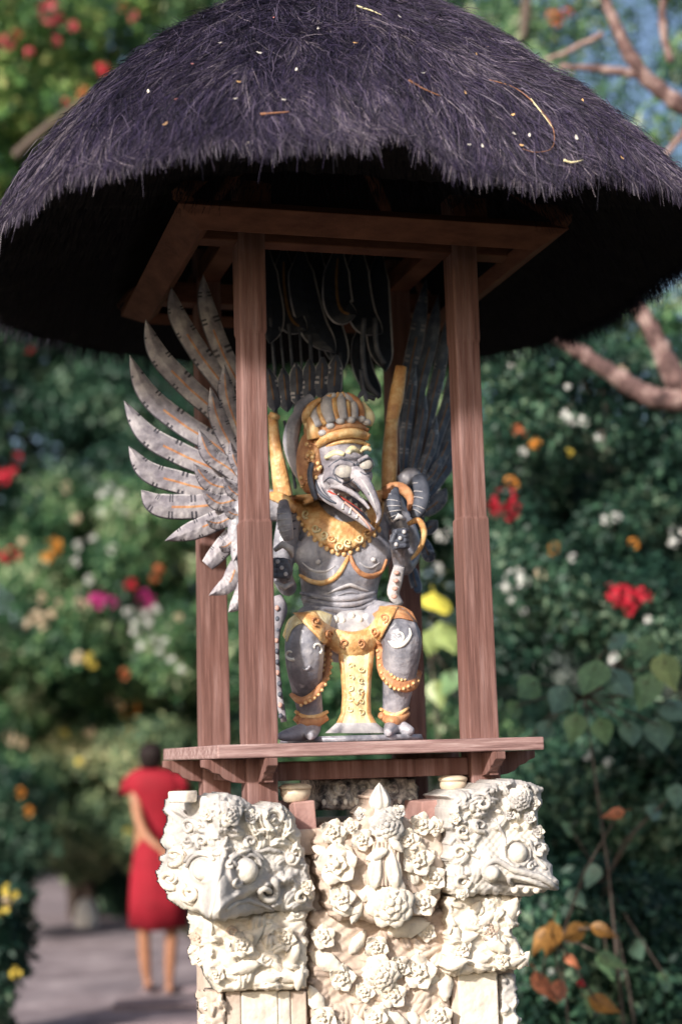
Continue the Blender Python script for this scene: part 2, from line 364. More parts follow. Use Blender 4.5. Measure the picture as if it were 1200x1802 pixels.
# sample tables for speed
TT = np.linspace(.02, 1.0, 60); TH = np.linspace(-math.pi, math.pi, 361)
TAB = np.array([[list(roof_pt(a, t)) for t in TT] for a in TH])
def rs(th, t):
    u = (th+math.pi)/(2*math.pi)*360; i = int(u) % 360; f = u-int(u); v = min(max((t-.02)/.98*59, 0), 58.999); j = int(v); h = v-j
    return (TAB[i, j]*(1-f)+TAB[i+1, j]*f)*(1-h)+(TAB[i, j+1]*(1-f)+TAB[i+1, j+1]*f)*h
def f_top(i):
    if rng.random() < .85: th = rng.uniform(-math.pi*1.02, math.pi*.12)
    else: th = rng.uniform(0, math.pi)
    t0 = math.sqrt(rng.uniform(.0, 1.0))*.97; ln = rng.uniform(.035, .12)
    sw = rng.normal(0, .38)+.5*noise.noise(Vector((th*4, t0*6, 0)))
    P = []; lift = abs(rng.normal(.004, .007))+max(0, noise.noise(Vector((th*38, t0*3.5, 2))))*.018; dth = sw*ln/max(.25, t0)
    c = noise.noise(Vector((math.cos(th)*t0*9, math.sin(th)*t0*9, 5)))
    for k in range(4):
        q = k/3; p = rs(th+dth*q, min(1.0, t0+ln*q*.9)).copy()
        over = max(0, t0+ln*q*.9-1.0)
        rr = math.hypot(p[0], p[1]); p[2] += lift*(.3+q*1.2)-over*.75; p[0] += over*.5*p[0]/rr; p[1] += over*.5*p[1]/rr
        P.append(p)
    c2 = noise.noise(Vector((th*38, t0*3.5, 2))); c3 = noise.noise(Vector((th*11, t0*9, 8))); r = rng.random()-c*.3-.75*c2-.35*c3-.10*(t0 > .8)
    mm = 0 if r > .55 else 1 if r > .15 else 2 if r > -.22 else 3
    return P, rng.uniform(.00045, .0011), mm
strands(210000, f_top, 'thatch_fibre', roof)
def f_coarse(i):
    P, w, mm = f_top(i); a = P[0]; d = P[-1]-a; n_ = np.array([a[0], a[1], .6]); n_ = n_/np.linalg.norm(n_)
    P = [a+d*1.15*q+n_*(.004+.010*math.sin(q*3)) for q in (0, .33, .66, 1)]; P = [p+rng.normal(0, .005, 3) for p in P]
    return P, rng.uniform(.0007, .0014), int(rng.choice([0, 0, 1, 1, 2]))
strands(7000, f_coarse, 'thatch_coarse_fibre', roof)
def f_rim(i):
    th = rng.uniform(-math.pi*1.05, math.pi*.15) if rng.random() < .8 else rng.uniform(0, math.pi)
    # tufts
    th = th+.008*math.sin(th*150)
    tuft = noise.noise(Vector((th*14, 3, 0)))*.5+.5
    t0 = rng.uniform(.955, 1.0); p0 = rs(th, t0).copy(); p0[2] -= rng.uniform(0, .012)
    out = np.array([math.cos(th), math.sin(th), 0]); tan = np.array([-out[1], out[0], 0])
    ln = rng.uniform(.02, .055)+.055*tuft*rng.random(); 
    if rng.random() < .006: ln *= rng.uniform(1.5, 2.6)
    sw = rng.normal(0, .25); P = []
    for k in range(4):
        q = k/3; P.append(p0+out*ln*(.55*q-.25*q*q)+tan*sw*ln*q+np.array([0, 0, -ln*(.25*q+.6*q*q)]))
    r = rng.random(); mm = 0 if r < .22 else 1 if r < .62 else 2 if r < .95 else 3
    if out[0]*(p0[0]-CAM[0])+out[1]*(p0[1]-CAM[1]) > -.5: mm = 0  # far-side fringe all in dark fibre, its shade put into the colour
    return P, rng.uniform(.0005, .0011), mm
strands(36000, f_rim, 'thatch_fringe', roof)
def f_under(i):
    th = rng.uniform(-math.pi, math.pi); t = rng.uniform(.62, 1.0); p = rs(th, 1.0).copy(); z = p[2]*(t-.6)/.4+1.31*(1-t)/.4
    p0 = np.array([p[0]*t, p[1]*t, z]); ln = rng.uniform(.03, .07); d = rng.normal(0, .3, 3)
    P = [p0+np.array([p[0]*.3*q+d[0]*q*.4, p[1]*.3*q+d[1]*q*.4, -.75*q])*ln for q in (0, .33, .66, 1)]
    return P, rng.uniform(.0006, .0013), 0
strands(9000, f_under, 'underside_fibre', roof)
# debris on the thatch
M_petal = [flat('fallen_yellow_petal', (.75, .45, .2), .5), flat('fallen_white_petal', (.75, .7, .62), .5), flat('fallen_pink_petal', (.5, .2, .2), .5)]
pm = MB(); pm.add([(-.006, 0, .001), (-.002, -.003, 0), (.004, -.0025, .002), (.007, 0, .003), (.003, .003, .001), (-.003, .003, 0)], [(0, 1, 2, 3, 4, 5)])
pos = [(390, 85, 1), (455, 102, 1), (415, 183, 1), (421, 153, 0), (313, 184, 2), (265, 170, 1), (295, 226, 0), (500, 185, 1), (523, 132, 1), (343, 122, 2), (438, 248, 1), (815, 172, 0), (834, 104, 0), (898, 210, 0), (900, 243, 1), (913, 263, 0), (1020, 185, 0), (1088, 285, 0), (822, 262, 1), (845, 264, 1), (927, 246, 1), (700, 38, 1), (740, 137, 1), (856, 92, 0), (627, 85, 0), (1010, 250, 1), (560, 60, 1), (480, 40, 2)]
sides = 0
pmesh = []
for k in range(3):
    o = pm.build('fallen_petal', M_petal[k]); pmesh.append(o.data); bpy.data.objects.remove(o)
used = {}
def where(x, y):
    hx = 'far left' if x < 290 else 'left' if x < 400 else 'left of centre' if x < 490 else 'centre' if x < 600 else 'right of centre' if x < 760 else 'right' if x < 870 else 'far right' if x < 960 else 'farthest right edge'
    vy = 'near the ridge' if y < 70 else 'on the upper slope' if y < 135 else 'halfway down' if y < 200 else 'low on the slope' if y < 255 else 'just above the eave'
    return hx, vy
seen = {}
for x, y, c in pos: seen.setdefault((where(x, y), c), []).append((x, y))
for k, (x, y, c) in enumerate(pos):
    l, n = hit(ROOF, x, y, .014)
    if l is None: continue
    M = Matrix.Translation(l) @ n.to_track_quat('Z', 'Y').to_matrix().to_4x4() @ Matrix.Rotation(random.uniform(0, 6), 4, 'Z') @ Matrix.Scale(random.uniform(.7, 1.25), 4)
    o = place('fallen_petal', pmesh[c], M, None)
    (hx, vy) = where(x, y); S_ = sorted(seen[((hx, vy), c)]); ext = '' if len(S_) == 1 else ['left one of two, ', 'right one of two, '][S_.index((x, y))] if len(S_) == 2 else ['leftmost, ', 'middle, ', 'rightmost, '][min(2, S_.index((x, y)))]
    tag(o, ['small yellow-orange petal', 'tiny white petal', 'small dull pink petal'][c]+', '+ext+vy+' at the '+hx, 'petal', 'fallen petals on the thatch')
M_twig = flat('dry_twig', (.30, .14, .08), .7); M_straw = flat('pale_straw', (.75, .66, .40), .6)
def lying(name, pts, r, mt, label, cat, lift=.014):
    P = []
    for x, y in spline(pts, 5):
        l, n = hit(ROOF, x, y, lift)
        if l is not None: P.append(l)
    m = MB(); m.tube(P, [r*(1-.6*i/len(P)) for i in range(len(P))], n=5); tag(m.build(name, mt), label, cat)
lying('twig', [(858, 150), (905, 165), (945, 200), (970, 235), (968, 268), (940, 276), (915, 270)], .0017, M_twig, 'long thin reddish twig bent into a hook on the right of the thatch', 'twig')
lying('twig', [(930, 183), (950, 208), (970, 235)], .0022, M_straw, 'short straight tan twig lying over the hooked twig', 'twig')
lying('twig', [(715, 150), (740, 165), (770, 178)], .003, M_twig, 'short reddish twig with frayed end right of the roof centre', 'twig')
lying('twig', [(458, 210), (510, 206)], .003, M_twig, 'short brown twig lying across the thatch left of centre', 'twig')
lying('straw', [(988, 290), (1003, 294), (1022, 290)], .0035, M_straw, 'pale yellow forked straw near the right eave', 'straw')
lying('straw', [(628, 20), (650, 28), (668, 36)], .003, M_straw, 'pale curled straw near the top of the roof', 'straw')
# =================================================================== STATUE
YS = -.05; PX = 1/690.
st = empty('winged_statue', (at(615, 1300, YS).x, YS, 0), 'painted grey and gold wooden winged bird-man statue with long beak squatting on the shrine shelf', 'statue')
def q(x, y, dy=0): return at(x, y, YS+dy)
def fx(p): v = Vector(p); return v
b = MB()
b.loft([(q(x, y, dy), rx*PX, ry*PX) for x, y, dy, rx, ry in [(598, 1105, 0, 50, 40), (597, 1085, 0, 58, 46), (597, 1072, -.005, 63, 50), (597, 1058, -.008, 69, 54), (598, 1030, -.008, 73, 52), (601, 1000, 0, 81, 52), (603, 960, 0, 87, 54), (603, 925, .005, 88, 52), (601, 897, .01, 80, 42), (598, 875, .01, 40, 30)]], n=28)
for x, y, dy, r in [(562, 978, -.036, (46, 27, 42)), (651, 973, -.036, (42, 27, 42)), (600, 1018, -.038, (66, 40, 42)), (516, 900, .0, (25, 28, 28)), (690, 892, 0, (24, 28, 28))]:
    b.ell(q(x, y, dy), [k*PX for k in r])
b.tube([q(598, 905, 0), q(600, 880, -.02), q(596, 840, -.03)], [32*PX, 27*PX, 28*PX], n=14)
# arms
def limb(P, R): b.tube([q(*p) for p in [tuple(k) for k in spline(P, 4)]], [float(k[0])*PX for k in spline([(r, 0) for r in R], 4)], n=12)
limb([(514, 900, .0), (503, 950, -.03), (497, 1010, -.02), (507, 1035, -.06)], [24, 22, 19, 17])
limb([(507, 1035, -.06), (500, 1015, -.12), (498, 990, -.15)], [17, 15, 14])
limb([(692, 895, 0), (716, 940, -.02), (722, 975, -.03), (710, 1000, -.07)], [23, 22, 19, 17])
limb([(710, 1000, -.07), (702, 965, -.12), (700, 940, -.15)], [18, 16, 15])
# legs
limb([(572, 1095, 0), (548, 1105, -.09), (537, 1128, -.145), (536, 1165, -.135), (540, 1215, -.10), (550, 1272, -.08)], [44, 40, 36, 34, 27, 21])
limb([(645, 1095, 0), (684, 1100, -.09), (706, 1122, -.145), (705, 1158, -.135), (699, 1215, -.10), (692, 1268, -.08)], [44, 40, 36, 34, 27, 21])
limb([(550, 1278, -.06), (535, 1287, -.11), (505, 1294, -.15), (490, 1296, -.165)], [18, 16, 11, 6])
limb([(692, 1274, -.06), (700, 1280, -.10), (716, 1285, -.13), (728, 1288, -.14)], [18, 16, 12, 7])
limb([(550, 1280, -.09), (548, 1290, -.14), (545, 1296, -.18)], [16, 12, 7]); limb([(692, 1276, -.09), (686, 1284, -.14), (682, 1290, -.18)], [16, 12, 7])
body = b.build('body', M_grey, st, remesh=.0042, sm=3, label='squatting grey torso, arms and legs')
BODY = bvh(body)
def on(x, y, off=.002, tree=None, dflt=-.1):
    l, n = hit(tree or BODY, x, y, off, default=None)
    return l if l is not None else q(x, y, dflt)
def band(name, P, R, mt, parent=st, off=0, n=10, tree=None, k=6, flat=1.0, label=None, dflt=-.1):
    S = spline(P, k); rr = spline([(r, 0) for r in (R if isinstance(R, (list, tuple)) else [R]*len(P))], k)
    pts = [on(x, y, off, tree, dflt) for x, y in S]
    # smooth depth
    for _ in range(2): pts = [pts[0]]+[(pts[i-1]+pts[i]*2+pts[i+1])/4 for i in range(1, len(pts)-1)]+[pts[-1]]
    m = MB(); m.tube(pts, [max(.3, float(r[0]))*PX for r in rr], n=n, flat=flat); return m.build(name, mt, parent, label=label)
# belly rolls, pectoral trims, nipples
for yy, w in ((1052, 68), (1062, 66), (1072, 62)):
    band('belly_roll', [(598-w, yy-8), (575, yy+1), (620, yy+1), (598+w-4, yy-10)], [3, 5.5, 5.5, 3], M_grey)
band('chest_trim', [(528, 1012), (545, 1022), (568, 1026), (590, 1016), (604, 998), (614, 978)], [3, 4.5, 5, 5, 4.5, 3.5], M_gold)
band('chest_trim', [(616, 978), (624, 998), (638, 1011), (656, 1014), (672, 1004), (680, 984)], [3.5, 4.5, 5, 5, 4, 3], M_dgold)
band('chest_fold', [(532, 990), (550, 1004), (572, 1006), (590, 996)], [1, 2.5, 2.5, 1], M_pale)
band('chest_fold', [(632, 990), (650, 1000), (668, 990)], [1, 2.2, 1], M_pale)
band('belly_fold', [(578, 1044), (595, 1036), (612, 1030), (620, 1030), (634, 1036), (648, 1040)], [1.5, 3, 3.4, 3.4, 3, 1.5], M_pale)
band('belly_fold', [(585, 1052), (605, 1044), (620, 1042), (640, 1048)], [1, 2.5, 2.5, 1], M_grey)
for x, y in ((560, 989), (657, 985)):
    m = MB(); m.ell(on(x, y, 0), [5*PX]*3); m.build('nipple', M_pale, st)
# collar: crescent of gold relief built as a thick ribbon over the chest
def crescent(name, outer, inner, mt, thick=.012, k=8, cols=8, tree=None, parent=st, bumps=0, dflt=-.1, rim=None):
    O = spline(outer, k); I = spline(inner, k); n = min(len(O), len(I)); m = MB(); vs = []; bk = []
    for i in range(n):
        o_ = O[int(i*(len(O)-1)/(n-1))]; i_ = I[int(i*(len(I)-1)/(n-1))]
        for j in range(cols+1):
            s = j/cols; x, y = o_*(1-s)+i_*s
            p = on(x, y, 0, tree, dflt); h = thick*(.45+.55*math.sin(math.pi*min(1, max(0, s))))
            if bumps: h += bumps*(math.sin(i*1.9+j*.3)*math.sin(j*2.1+i*.15))
            if rim and j in (1, cols-1): h += rim
            d = (CV-p).normalized(); vs.append(p+d*h); bk.append(p-d*.006)
    c1 = cols+1; nn = n*c1
    fs = [(i*c1+j, i*c1+j+1, (i+1)*c1+j+1, (i+1)*c1+j) for i in range(n-1) for j in range(cols)]
    fb = [tuple(nn+a for a in f[::-1]) for f in fs]
    ed = [(i*c1, (i+1)*c1) for i in range(n-1)]+[(i*c1+cols, (i+1)*c1+cols) for i in range(n-1)]+[(j, j+1) for j in range(cols)]+[((n-1)*c1+j, (n-1)*c1+j+1) for j in range(cols)]
    m.add(vs+bk, fs+fb+[(a, b_, b_+nn, a+nn) for a, b_ in ed]); return m.build(name, mt, parent, auto=True)
collar = crescent('collar', [(508, 872), (523, 905), (545, 938), (575, 962), (605, 971), (640, 955), (664, 930), (676, 895), (672, 862)], [(560, 868), (562, 884), (573, 900), (590, 912), (606, 918), (624, 916), (640, 905), (648, 888), (646, 866)], M_gold, .014, bumps=.003, rim=.004)
CT = bvh([body, collar])
def sp_tube(m, x, y, r, turns=1.4, w=3, tree=None, sgn=1, a0=0, off=.002, lim=18):
    P = []; Rr = []
    for k in range(lim+1):
        s = k/lim; a = a0+sgn*turns*2*math.pi*s; rr = r*(1-.85*s); P.append(on(x+rr*math.cos(a), y+rr*math.sin(a), off, tree)); Rr.append(w*(1-.5*s)*PX)
    m.tube(P, Rr, n=6)
for x, y, s, a in [(583, 948, 1, 0), (612, 955, 1, 1), (632, 948, -1, 3), (556, 930, 1, 0), (538, 905, 1, 1), (655, 925, -1, 3), (598, 962, 1, 2), (570, 942, -1, 2), (646, 938, 1, 1)]:
    m = MB(); sp_tube(m, x, y, 8, 1.3, 2.6, CT, s, a); m.build('collar_scroll', M_cream if random.random() < .5 else M_gold, st)
for k, (x, y) in enumerate(spline([(525, 912), (545, 941), (575, 965), (605, 974), (640, 958), (666, 932)], 3)):
    m = MB(); m.ell(on(x, y, .001, CT), [5*PX, 4*PX, 6*PX], n=8, k=6); m.build('collar_bead', M_gold, st)
# ridged cuffs + fists (rings on upper arms)
for k in range(6):
    band('arm_ring', [(489, 895+k*7), (502, 899+k*7), (520, 895+k*7)], [1.5, 3, 1.5], M_dgrey if k % 2 else M_grey)
def fist(x, y, s, dy):
    m = MB(); c = q(x, y, dy)
    m.ell(c, [17*PX, 16*PX, 19*PX])
    for k in range(4):
        m.tube([q(x-s*14, y-14+k*9, dy+.0), q(x-s*8, y-14+k*9, dy-.022), q(x+s*6, y-13+k*9, dy-.026), q(x+s*13, y-12+k*9, dy-.008)], [5.2*PX, 5.5*PX, 5*PX, 4*PX], n=8)
    m.tube([q(x+s*8, y+18, dy-.01), q(x+s*14, y+4, dy-.026), q(x+s*8, y-10, dy-.032)], [6*PX, 5.5*PX, 4*PX], n=8)
    o = m.build('hand', M_dgrey, st, remesh=.0022, sm=1)
    for k in range(3):
        w = MB(); w.ell(q(x-s*8+s*k*7, y-12+k*11, dy-.032), [4*PX, 2*PX, 4*PX], n=8, k=6); w.build('finger_nail', M_pale, st)
fist(497, 1000, 1, -.165); fist(703, 948, -1, -.165)
m = MB(); m.tube([q(484, 968, -.17), q(497, 958, -.19), q(511, 966, -.18), q(514, 980, -.16)], [4*PX, 7*PX, 7*PX, 3*PX], n=8); m.build('wrist_band', M_pale, st)
m = MB(); m.tube([q(486, 1025, -.13), q(500, 1034, -.16), q(515, 1026, -.14)], [4*PX, 6*PX, 4*PX], n=8); m.build('wrist_band', M_pale, st)
m = MB(); m.tube([q(690, 916, -.17), q(700, 908, -.19), q(712, 914, -.17)], [4*PX, 6*PX, 4*PX], n=8); m.build('wrist_band', M_pale, st)
# curled ornaments over the right shoulder
def ridged(P, R, mt, name='curled_plume', rings=7, md=M_dgrey):
    S = spline(P, 5); rr = spline([(r, 0) for r in R], 5); m = MB(); pts = [q(*p) for p in S]; m.tube(pts, [float(r[0])*PX for r in rr], n=12, flat=.8); o = m.build(name, mt, st)
    for k in range(rings):
        i = int((k+1)/(rings+1)*(len(pts)-1)); d = (pts[min(i+1, len(pts)-1)]-pts[i-1]).normalized(); u = Vector((0, -1, 0)); s_ = d.cross(u).normalized(); r = float(rr[i][0])*PX
        c = [pts[i]+s_*math.cos(a)*r*1.02+u*math.sin(a)*r*.84 for a in np.linspace(-.3, math.pi+.3, 8)]
        w = MB(); w.tube(c, [r*.07]*8, n=5); w.build('plume_ring', M_pale, st)
ridged([(697, 860, -.13), (693, 878, -.17), (694, 900, -.18), (698, 915, -.17)], [5, 12, 13, 8], M_dgrey, rings=6)
ridged([(737, 842, -.04), (742, 868, -.08), (738, 895, -.10), (728, 912, -.1)], [14, 15, 14, 8], M_dgrey, rings=5)
ridged([(499, 884, -.10), (500, 905, -.13), (503, 930, -.13), (508, 950, -.12)], [9, 13, 13, 9], M_grey, rings=7)
for P, R in [([(735, 845, .0), (722, 838, -.01), (708, 845, -.03)], [14, 17, 12])]:
    m = MB(); m.tube([q(*p) for p in spline(P, 4)], [float(r[0])*PX for r in spline([(r, 0) for r in R], 4)], n=10); m.build('shoulder_piece', M_grey, st)
m = MB(); m.tube([q(*p) for p in spline([(672, 872, -.03), (690, 860, -.05), (710, 862, -.06), (722, 878, -.07), (720, 898, -.08)], 4)], [float(r[0])*PX for r in spline([(9, 0), (12, 0), (11, 0), (8, 0), (4, 0)], 4)], n=10, flat=.8); m.build('shoulder_band', M_dgold, st)
m = MB(); m.tube([q(*p) for p in spline([(718, 922, -.1), (736, 916, -.12), (746, 935, -.12), (742, 958, -.11), (732, 975, -.1), (715, 990, -.09)], 4)], [float(r[0])*PX for r in spline([(4, 0), (6, 0), (6, 0), (5, 0), (4, 0), (2, 0)], 4)], n=10); m.build('arm_bracelet', M_gold, st)
m = MB(); m.tube([q(*p) for p in spline([(476, 872, -.02), (500, 880, -.06), (520, 898, -.09)], 4)], [float(r[0])*PX for r in spline([(8, 0), (11, 0), (7, 0)], 4)], n=10, flat=.7); m.build('shoulder_band', M_gold, st)
m = MB(); m.tube([q(*p) for p in spline([(703, 996, -.1), (697, 1020, -.09), (692, 1045, -.08), (704, 1064, -.07)], 4)], [float(r[0])*PX for r in spline([(10, 0), (12, 0), (11, 0), (7, 0)], 4)], n=10, flat=.7); m.build('arm_scarf', [M_pale], st)
for k in range(4):
    m = MB(); m.ell(q(698-k*1.5, 1008+k*14, -.108), [6*PX, 3*PX, 4*PX], n=8, k=6); m.build('scarf_spot', M_pink, st)
# scarf / drape hanging on the left
m = MB(); m.tube([q(*p) for p in spline([(486, 1052, -.03), (492, 1075, -.05), (483, 1110, -.05), (484, 1160, -.04), (490, 1220, -.03), (500, 1270, -.02)], 4)], [float(r[0])*PX for r in spline([(12, 0), (15, 0), (12, 0), (9, 0), (8, 0), (6, 0)], 4)], n=10, flat=.6); m.build('hanging_scarf', M_feather, st)
for k in range(11):
    m = MB(); m.ell(q(488-(3 if 2 < k < 7 else 0)+k*.6, 1070+k*19, -.066+k*.003), [4.5*PX, 3*PX, 5*PX], n=8, k=6); m.build('scarf_spot', M_pink if k % 3 == 0 else M_dgrey, st)
# skirt, belt and cloth
m = MB(); m.loft([(q(620, 1164, -.05), 34*PX, 34*PX), (q(614, 1148, -.045), 52*PX, 46*PX), (q(606, 1128, -.035), 74*PX, 56*PX), (q(600, 1108, -.02), 88*PX, 60*PX), (q(600, 1090, -.01), 82*PX, 58*PX), (q(600, 1076, 0), 66*PX, 52*PX)], n=32)
skirt = m.build('skirt', M_pale, st)
KT = bvh([body, skirt])
crescent('thigh_cloth', [(497, 1118), (508, 1090), (530, 1078), (560, 1074), (585, 1082)], [(505, 1130), (516, 1106), (536, 1096), (560, 1098), (578, 1116)], M_cream, .008, tree=KT, bumps=.001)
crescent('thigh_cloth', [(655, 1080), (680, 1066), (705, 1066), (725, 1076)], [(668, 1104), (684, 1092), (704, 1088), (735, 1096)], M_dgold, .008, tree=KT, bumps=.001)
belt = crescent('belt', [(515, 1078), (545, 1108), (570, 1134), (596, 1152), (620, 1159), (646, 1152), (667, 1130), (684, 1100), (702, 1068)], [(556, 1076), (568, 1092), (586, 1104), (606, 1110), (624, 1111), (642, 1106), (654, 1096), (662, 1082), (668, 1066)], M_gold, .022, tree=KT, bumps=.002, rim=.005, cols=9)
KT2 = bvh([body, skirt, belt])
for x, y, s in [(606, 1132, 1), (634, 1132, -1), (580, 1116, 1), (660, 1112, -1), (556, 1094, 1), (676, 1088, -1)]:
    m = MB(); sp_tube(m, x, y, 8, 1.3, 2.4, KT2, s, 1.5); m.build('belt_scroll', M_dgold, st)
for x, y in [(590, 1090), (602, 1092), (632, 1090), (644, 1086), (618, 1084)]:
    m = MB(); m.ell(on(x, y, 0, KT2), [7*PX, 4*PX, 7*PX], n=8, k=6); m.build('waist_flower', M_white, st)
m = MB(); vs = []; n = 14   # loin cloth panel
cl = [(1140, 596, 660, -.10), (1160, 596, 657, -.115), (1190, 600, 654, -.12), (1225, 602, 652, -.12), (1255, 600, 653, -.115), (1272, 592, 662, -.115), (1290, 572, 684, -.13)]
for y, x0, x1, dy in cl:
    for j in range(n+1):
        s = j/n; e = .006 if j in (1, n-1, 2, n-2) else .0; vs.append(q(x0+(x1-x0)*s, y, dy-e-.012*math.sin(math.pi*s)))
for y, x0, x1, dy in cl:
    for j in range(n+1): vs.append(q(x0+(x1-x0)*j/n, y, dy+.03))
nr = len(cl); c1 = n+1; fs = [(i*c1+j, i*c1+j+1, (i+1)*c1+j+1, (i+1)*c1+j) for i in range(nr-1) for j in range(n)]; mi = [1 if j in (0, 1, n-2, n-1) else 0 for i in range(nr-1) for j in range(n)]
mi = [2 if k//n == nr-2 else a for k, a in enumerate(mi)]
fb = [tuple(nr*c1+a for a in f[::-1]) for f in fs]; ed = [(i*c1, (i+1)*c1) for i in range(nr-1)]+[(i*c1+n, (i+1)*c1+n) for i in range(nr-1)]+[(j, j+1) for j in range(n)]+[((nr-1)*c1+j, (nr-1)*c1+j+1) for j in range(n)]
m.add(vs+[], fs, mi) if False else m.add(vs, fs+fb+[(a, c, c+nr*c1, a+nr*c1) for a, c in ed], mi+[0]*len(fb)+[1]*len(ed))
cloth = m.build('loin_cloth', [M_cream, M_gold, M_pale], st, auto=True)
LT = bvh([cloth, belt])
for k in range(5):
    for sx in (-1, 1):
        m = MB(); sp_tube(m, 626+sx*9, 1172+k*19+(sx > 0)*6, 6, 1.1, 1.6, LT, sx, k); m.build('cloth_relief', M_cream, st)
m = MB(); m.tube([on(x, y, .001, LT) for x, y in ((614, 1218), (620, 1232), (627, 1240), (634, 1232), (640, 1218))], [1.6*PX]*5, n=6); m.build('cloth_relief', M_gold, st)
# knee swirls, leg bands, ankle bands
for x, y, s in [(556, 1140, -1), (700, 1118, -1), (512, 1150, 1)]:
    m = MB(); sp_tube(m, x, y, 17 if x > 600 else 12, .7, 3.4, BODY, s, 2.4 if x > 600 else 1, off=0); m.build('knee_swirl', M_white, st)
m = MB(); sp_tube(m, 535, 1172, 10, .5, 3, BODY, 1, 0, off=0); m.build('knee_swirl', M_grey, st)
band('knee_swirl', [(683, 1128), (694, 1138), (710, 1134), (722, 1118), (720, 1105)], [1, 3, 4, 3, 1], M_white)
band('leg_band', [(576, 1122), (577, 1150), (573, 1185), (560, 1212), (545, 1228), (530, 1232), (515, 1222)], [6, 9, 11, 13, 14, 12, 7], M_dgold, flat=.55)
band('leg_band', [(668, 1128), (669, 1155), (678, 1185), (695, 1200), (713, 1206), (728, 1200), (738, 1180)], [6, 9, 12, 13, 13, 12, 7], M_dgold, flat=.55)
LB = bvh([o for o in C.objects if o.name.startswith('leg_band')])
for P in ([(572, 1140), (569, 1180), (552, 1210), (528, 1224)], [(674, 1145), (684, 1182), (706, 1197), (732, 1184)], [(582, 1140), (580, 1184), (560, 1222), (530, 1240)], [(664, 1145), (675, 1194), (702, 1213), (735, 1198)]):
    for x, y in spline(P, 4):
        m = MB(); m.ell(on(x, y, .001, LB), [3.4*PX]*3, n=8, k=6); m.build('band_bead', M_gold, st)
for P in ([(519, 1262), (535, 1272), (555, 1272), (576, 1262)], [(669, 1258), (685, 1268), (700, 1268), (717, 1255)]):
    band('ankle_band', P, [6, 9, 9, 6], M_dgold); band('ankle_band', [(x+1, y-10) for x, y in P], [3, 5, 5, 3], M_gold)
# base board of the statue with curled leaf
m = MB(); m.loft([(Vector((at(615, 1300, YS).x, YS-.02, 0.002)), .19, .16), (Vector((at(615, 1300, YS).x, YS-.02, .016)), .185, .155)], n=28); m.build('statue_base', M_grey, st)
# gold uprights behind the shoulders
def upright(P, R, parent=st, name='gold_upright'):
    m = MB(); m.tube([q(*p) for p in spline(P, 5)], [float(r[0])*PX for r in spline([(r, 0) for r in R], 5)], n=10, flat=.6); m.build(name, M_gold, st)
upright([(684, 862, .02), (686, 800, .02), (689, 745, .02), (697, 700, .025), (706, 645, .03)], [14, 15, 12, 14, 11])
upright([(680, 738, .012), (690, 742, .01), (697, 736, .012)], [4, 5, 3], name='gold_knob')
upright([(500, 880, .02), (492, 830, .02), (484, 780, .02), (480, 730, .03)], [18, 15, 11, 9])
upright([(474, 728, .012), (484, 733, .01), (492, 735, .012)], [4, 7, 4], name='gold_knob')
# ---------------------------------------------------------------- head
hd = MB()
def hell(x, y, dy, r): hd.ell(q(x, y, dy), [k*PX for k in r], n=18, k=12)
HD = -.07
hell(592, 800, HD, (50, 50, 58)); hell(605, 838, HD-.03, (42, 42, 38)); hell(576, 858, HD, (26, 36, 26))
hell(607, 834, HD-.083, (15, 11, 14)); hell(643, 822, HD-.073, (12, 11, 13))      # eyelids
hell(607, 806, HD-.055, (34, 22, 12)); hd.tube([q(583, 822, HD-.06), q(600, 814, HD-.09), q(622, 818, HD-.095)], [4*PX, 6*PX, 4*PX], n=8)
hd.tube([q(630, 812, HD-.09), q(645, 804, HD-.085), q(655, 812, HD-.065)], [4*PX, 5*PX, 3*PX], n=8)
def ht(P, R, k=5, n=12, flat=1.0, mt=None):
    hd.tube([q(*p) for p in spline(P, k)], [float(r[0])*PX for r in spline([(r, 0) for r in R], k)], n=n, flat=flat)
ht([(616, 826, HD-.06), (630, 838, HD-.095), (643, 853, HD-.12), (654, 872, HD-.14), (663, 892, HD-.15), (667, 908, HD-.148), (662, 921, HD-.14)], [14, 15, 12.5, 10, 7.5, 5, 2])
hell(626, 832, HD-.07, (11, 12, 16)); hell(584, 848, HD-.04, (20, 26, 20)); hell(640, 838, HD-.05, (16, 20, 18))
ht([(576, 868, HD-.03), (592, 884, HD-.07), (614, 900, HD-.105), (634, 914, HD-.125), (650, 927, HD-.135), (659, 933, HD-.135)], [11, 10, 8, 6.5, 5, 2.5])
ht([(560, 834, HD-.03), (561, 856, HD-.04), (572, 874, HD-.05), (588, 886, HD-.06)], [6, 8, 8, 7])
ht([(582, 856, HD-.075), (600, 858, HD-.10), (620, 868, HD-.125), (638, 882, HD-.14), (650, 896, HD-.15)], [4, 5, 5, 4, 3])
ht([(575, 842, HD-.05), (590, 846, HD-.085), (604, 852, HD-.10)], [10, 9, 6])
head = hd.build('head', M_feather, st, remesh=.0027, sm=2, label='pale grey face with bulging closed eyelids and a long hooked beak')
HB = bvh(head)
def hband(name, P, R, mt, off=0, dflt=HD-.06): return band(name, P, R, mt, st, off, 8, HB, 5, dflt=dflt)
hband('cheek_line', [(556, 832), (556, 850), (564, 868), (580, 880), (592, 886)], [1.5, 3, 3.4, 3, 1.5], M_dgrey)
hband('eye_line', [(588, 836), (597, 848), (610, 850), (622, 842)], [1, 1.8, 1.8, 1], M_dgrey); hband('eye_line', [(634, 830), (643, 836), (653, 830)], [1, 1.6, 1], M_dgrey)
hband('brow_line', [(578, 822), (595, 810), (615, 812), (628, 820), (640, 808), (654, 808)], [1, 2, 2, 2, 2, 1], M_dgrey)
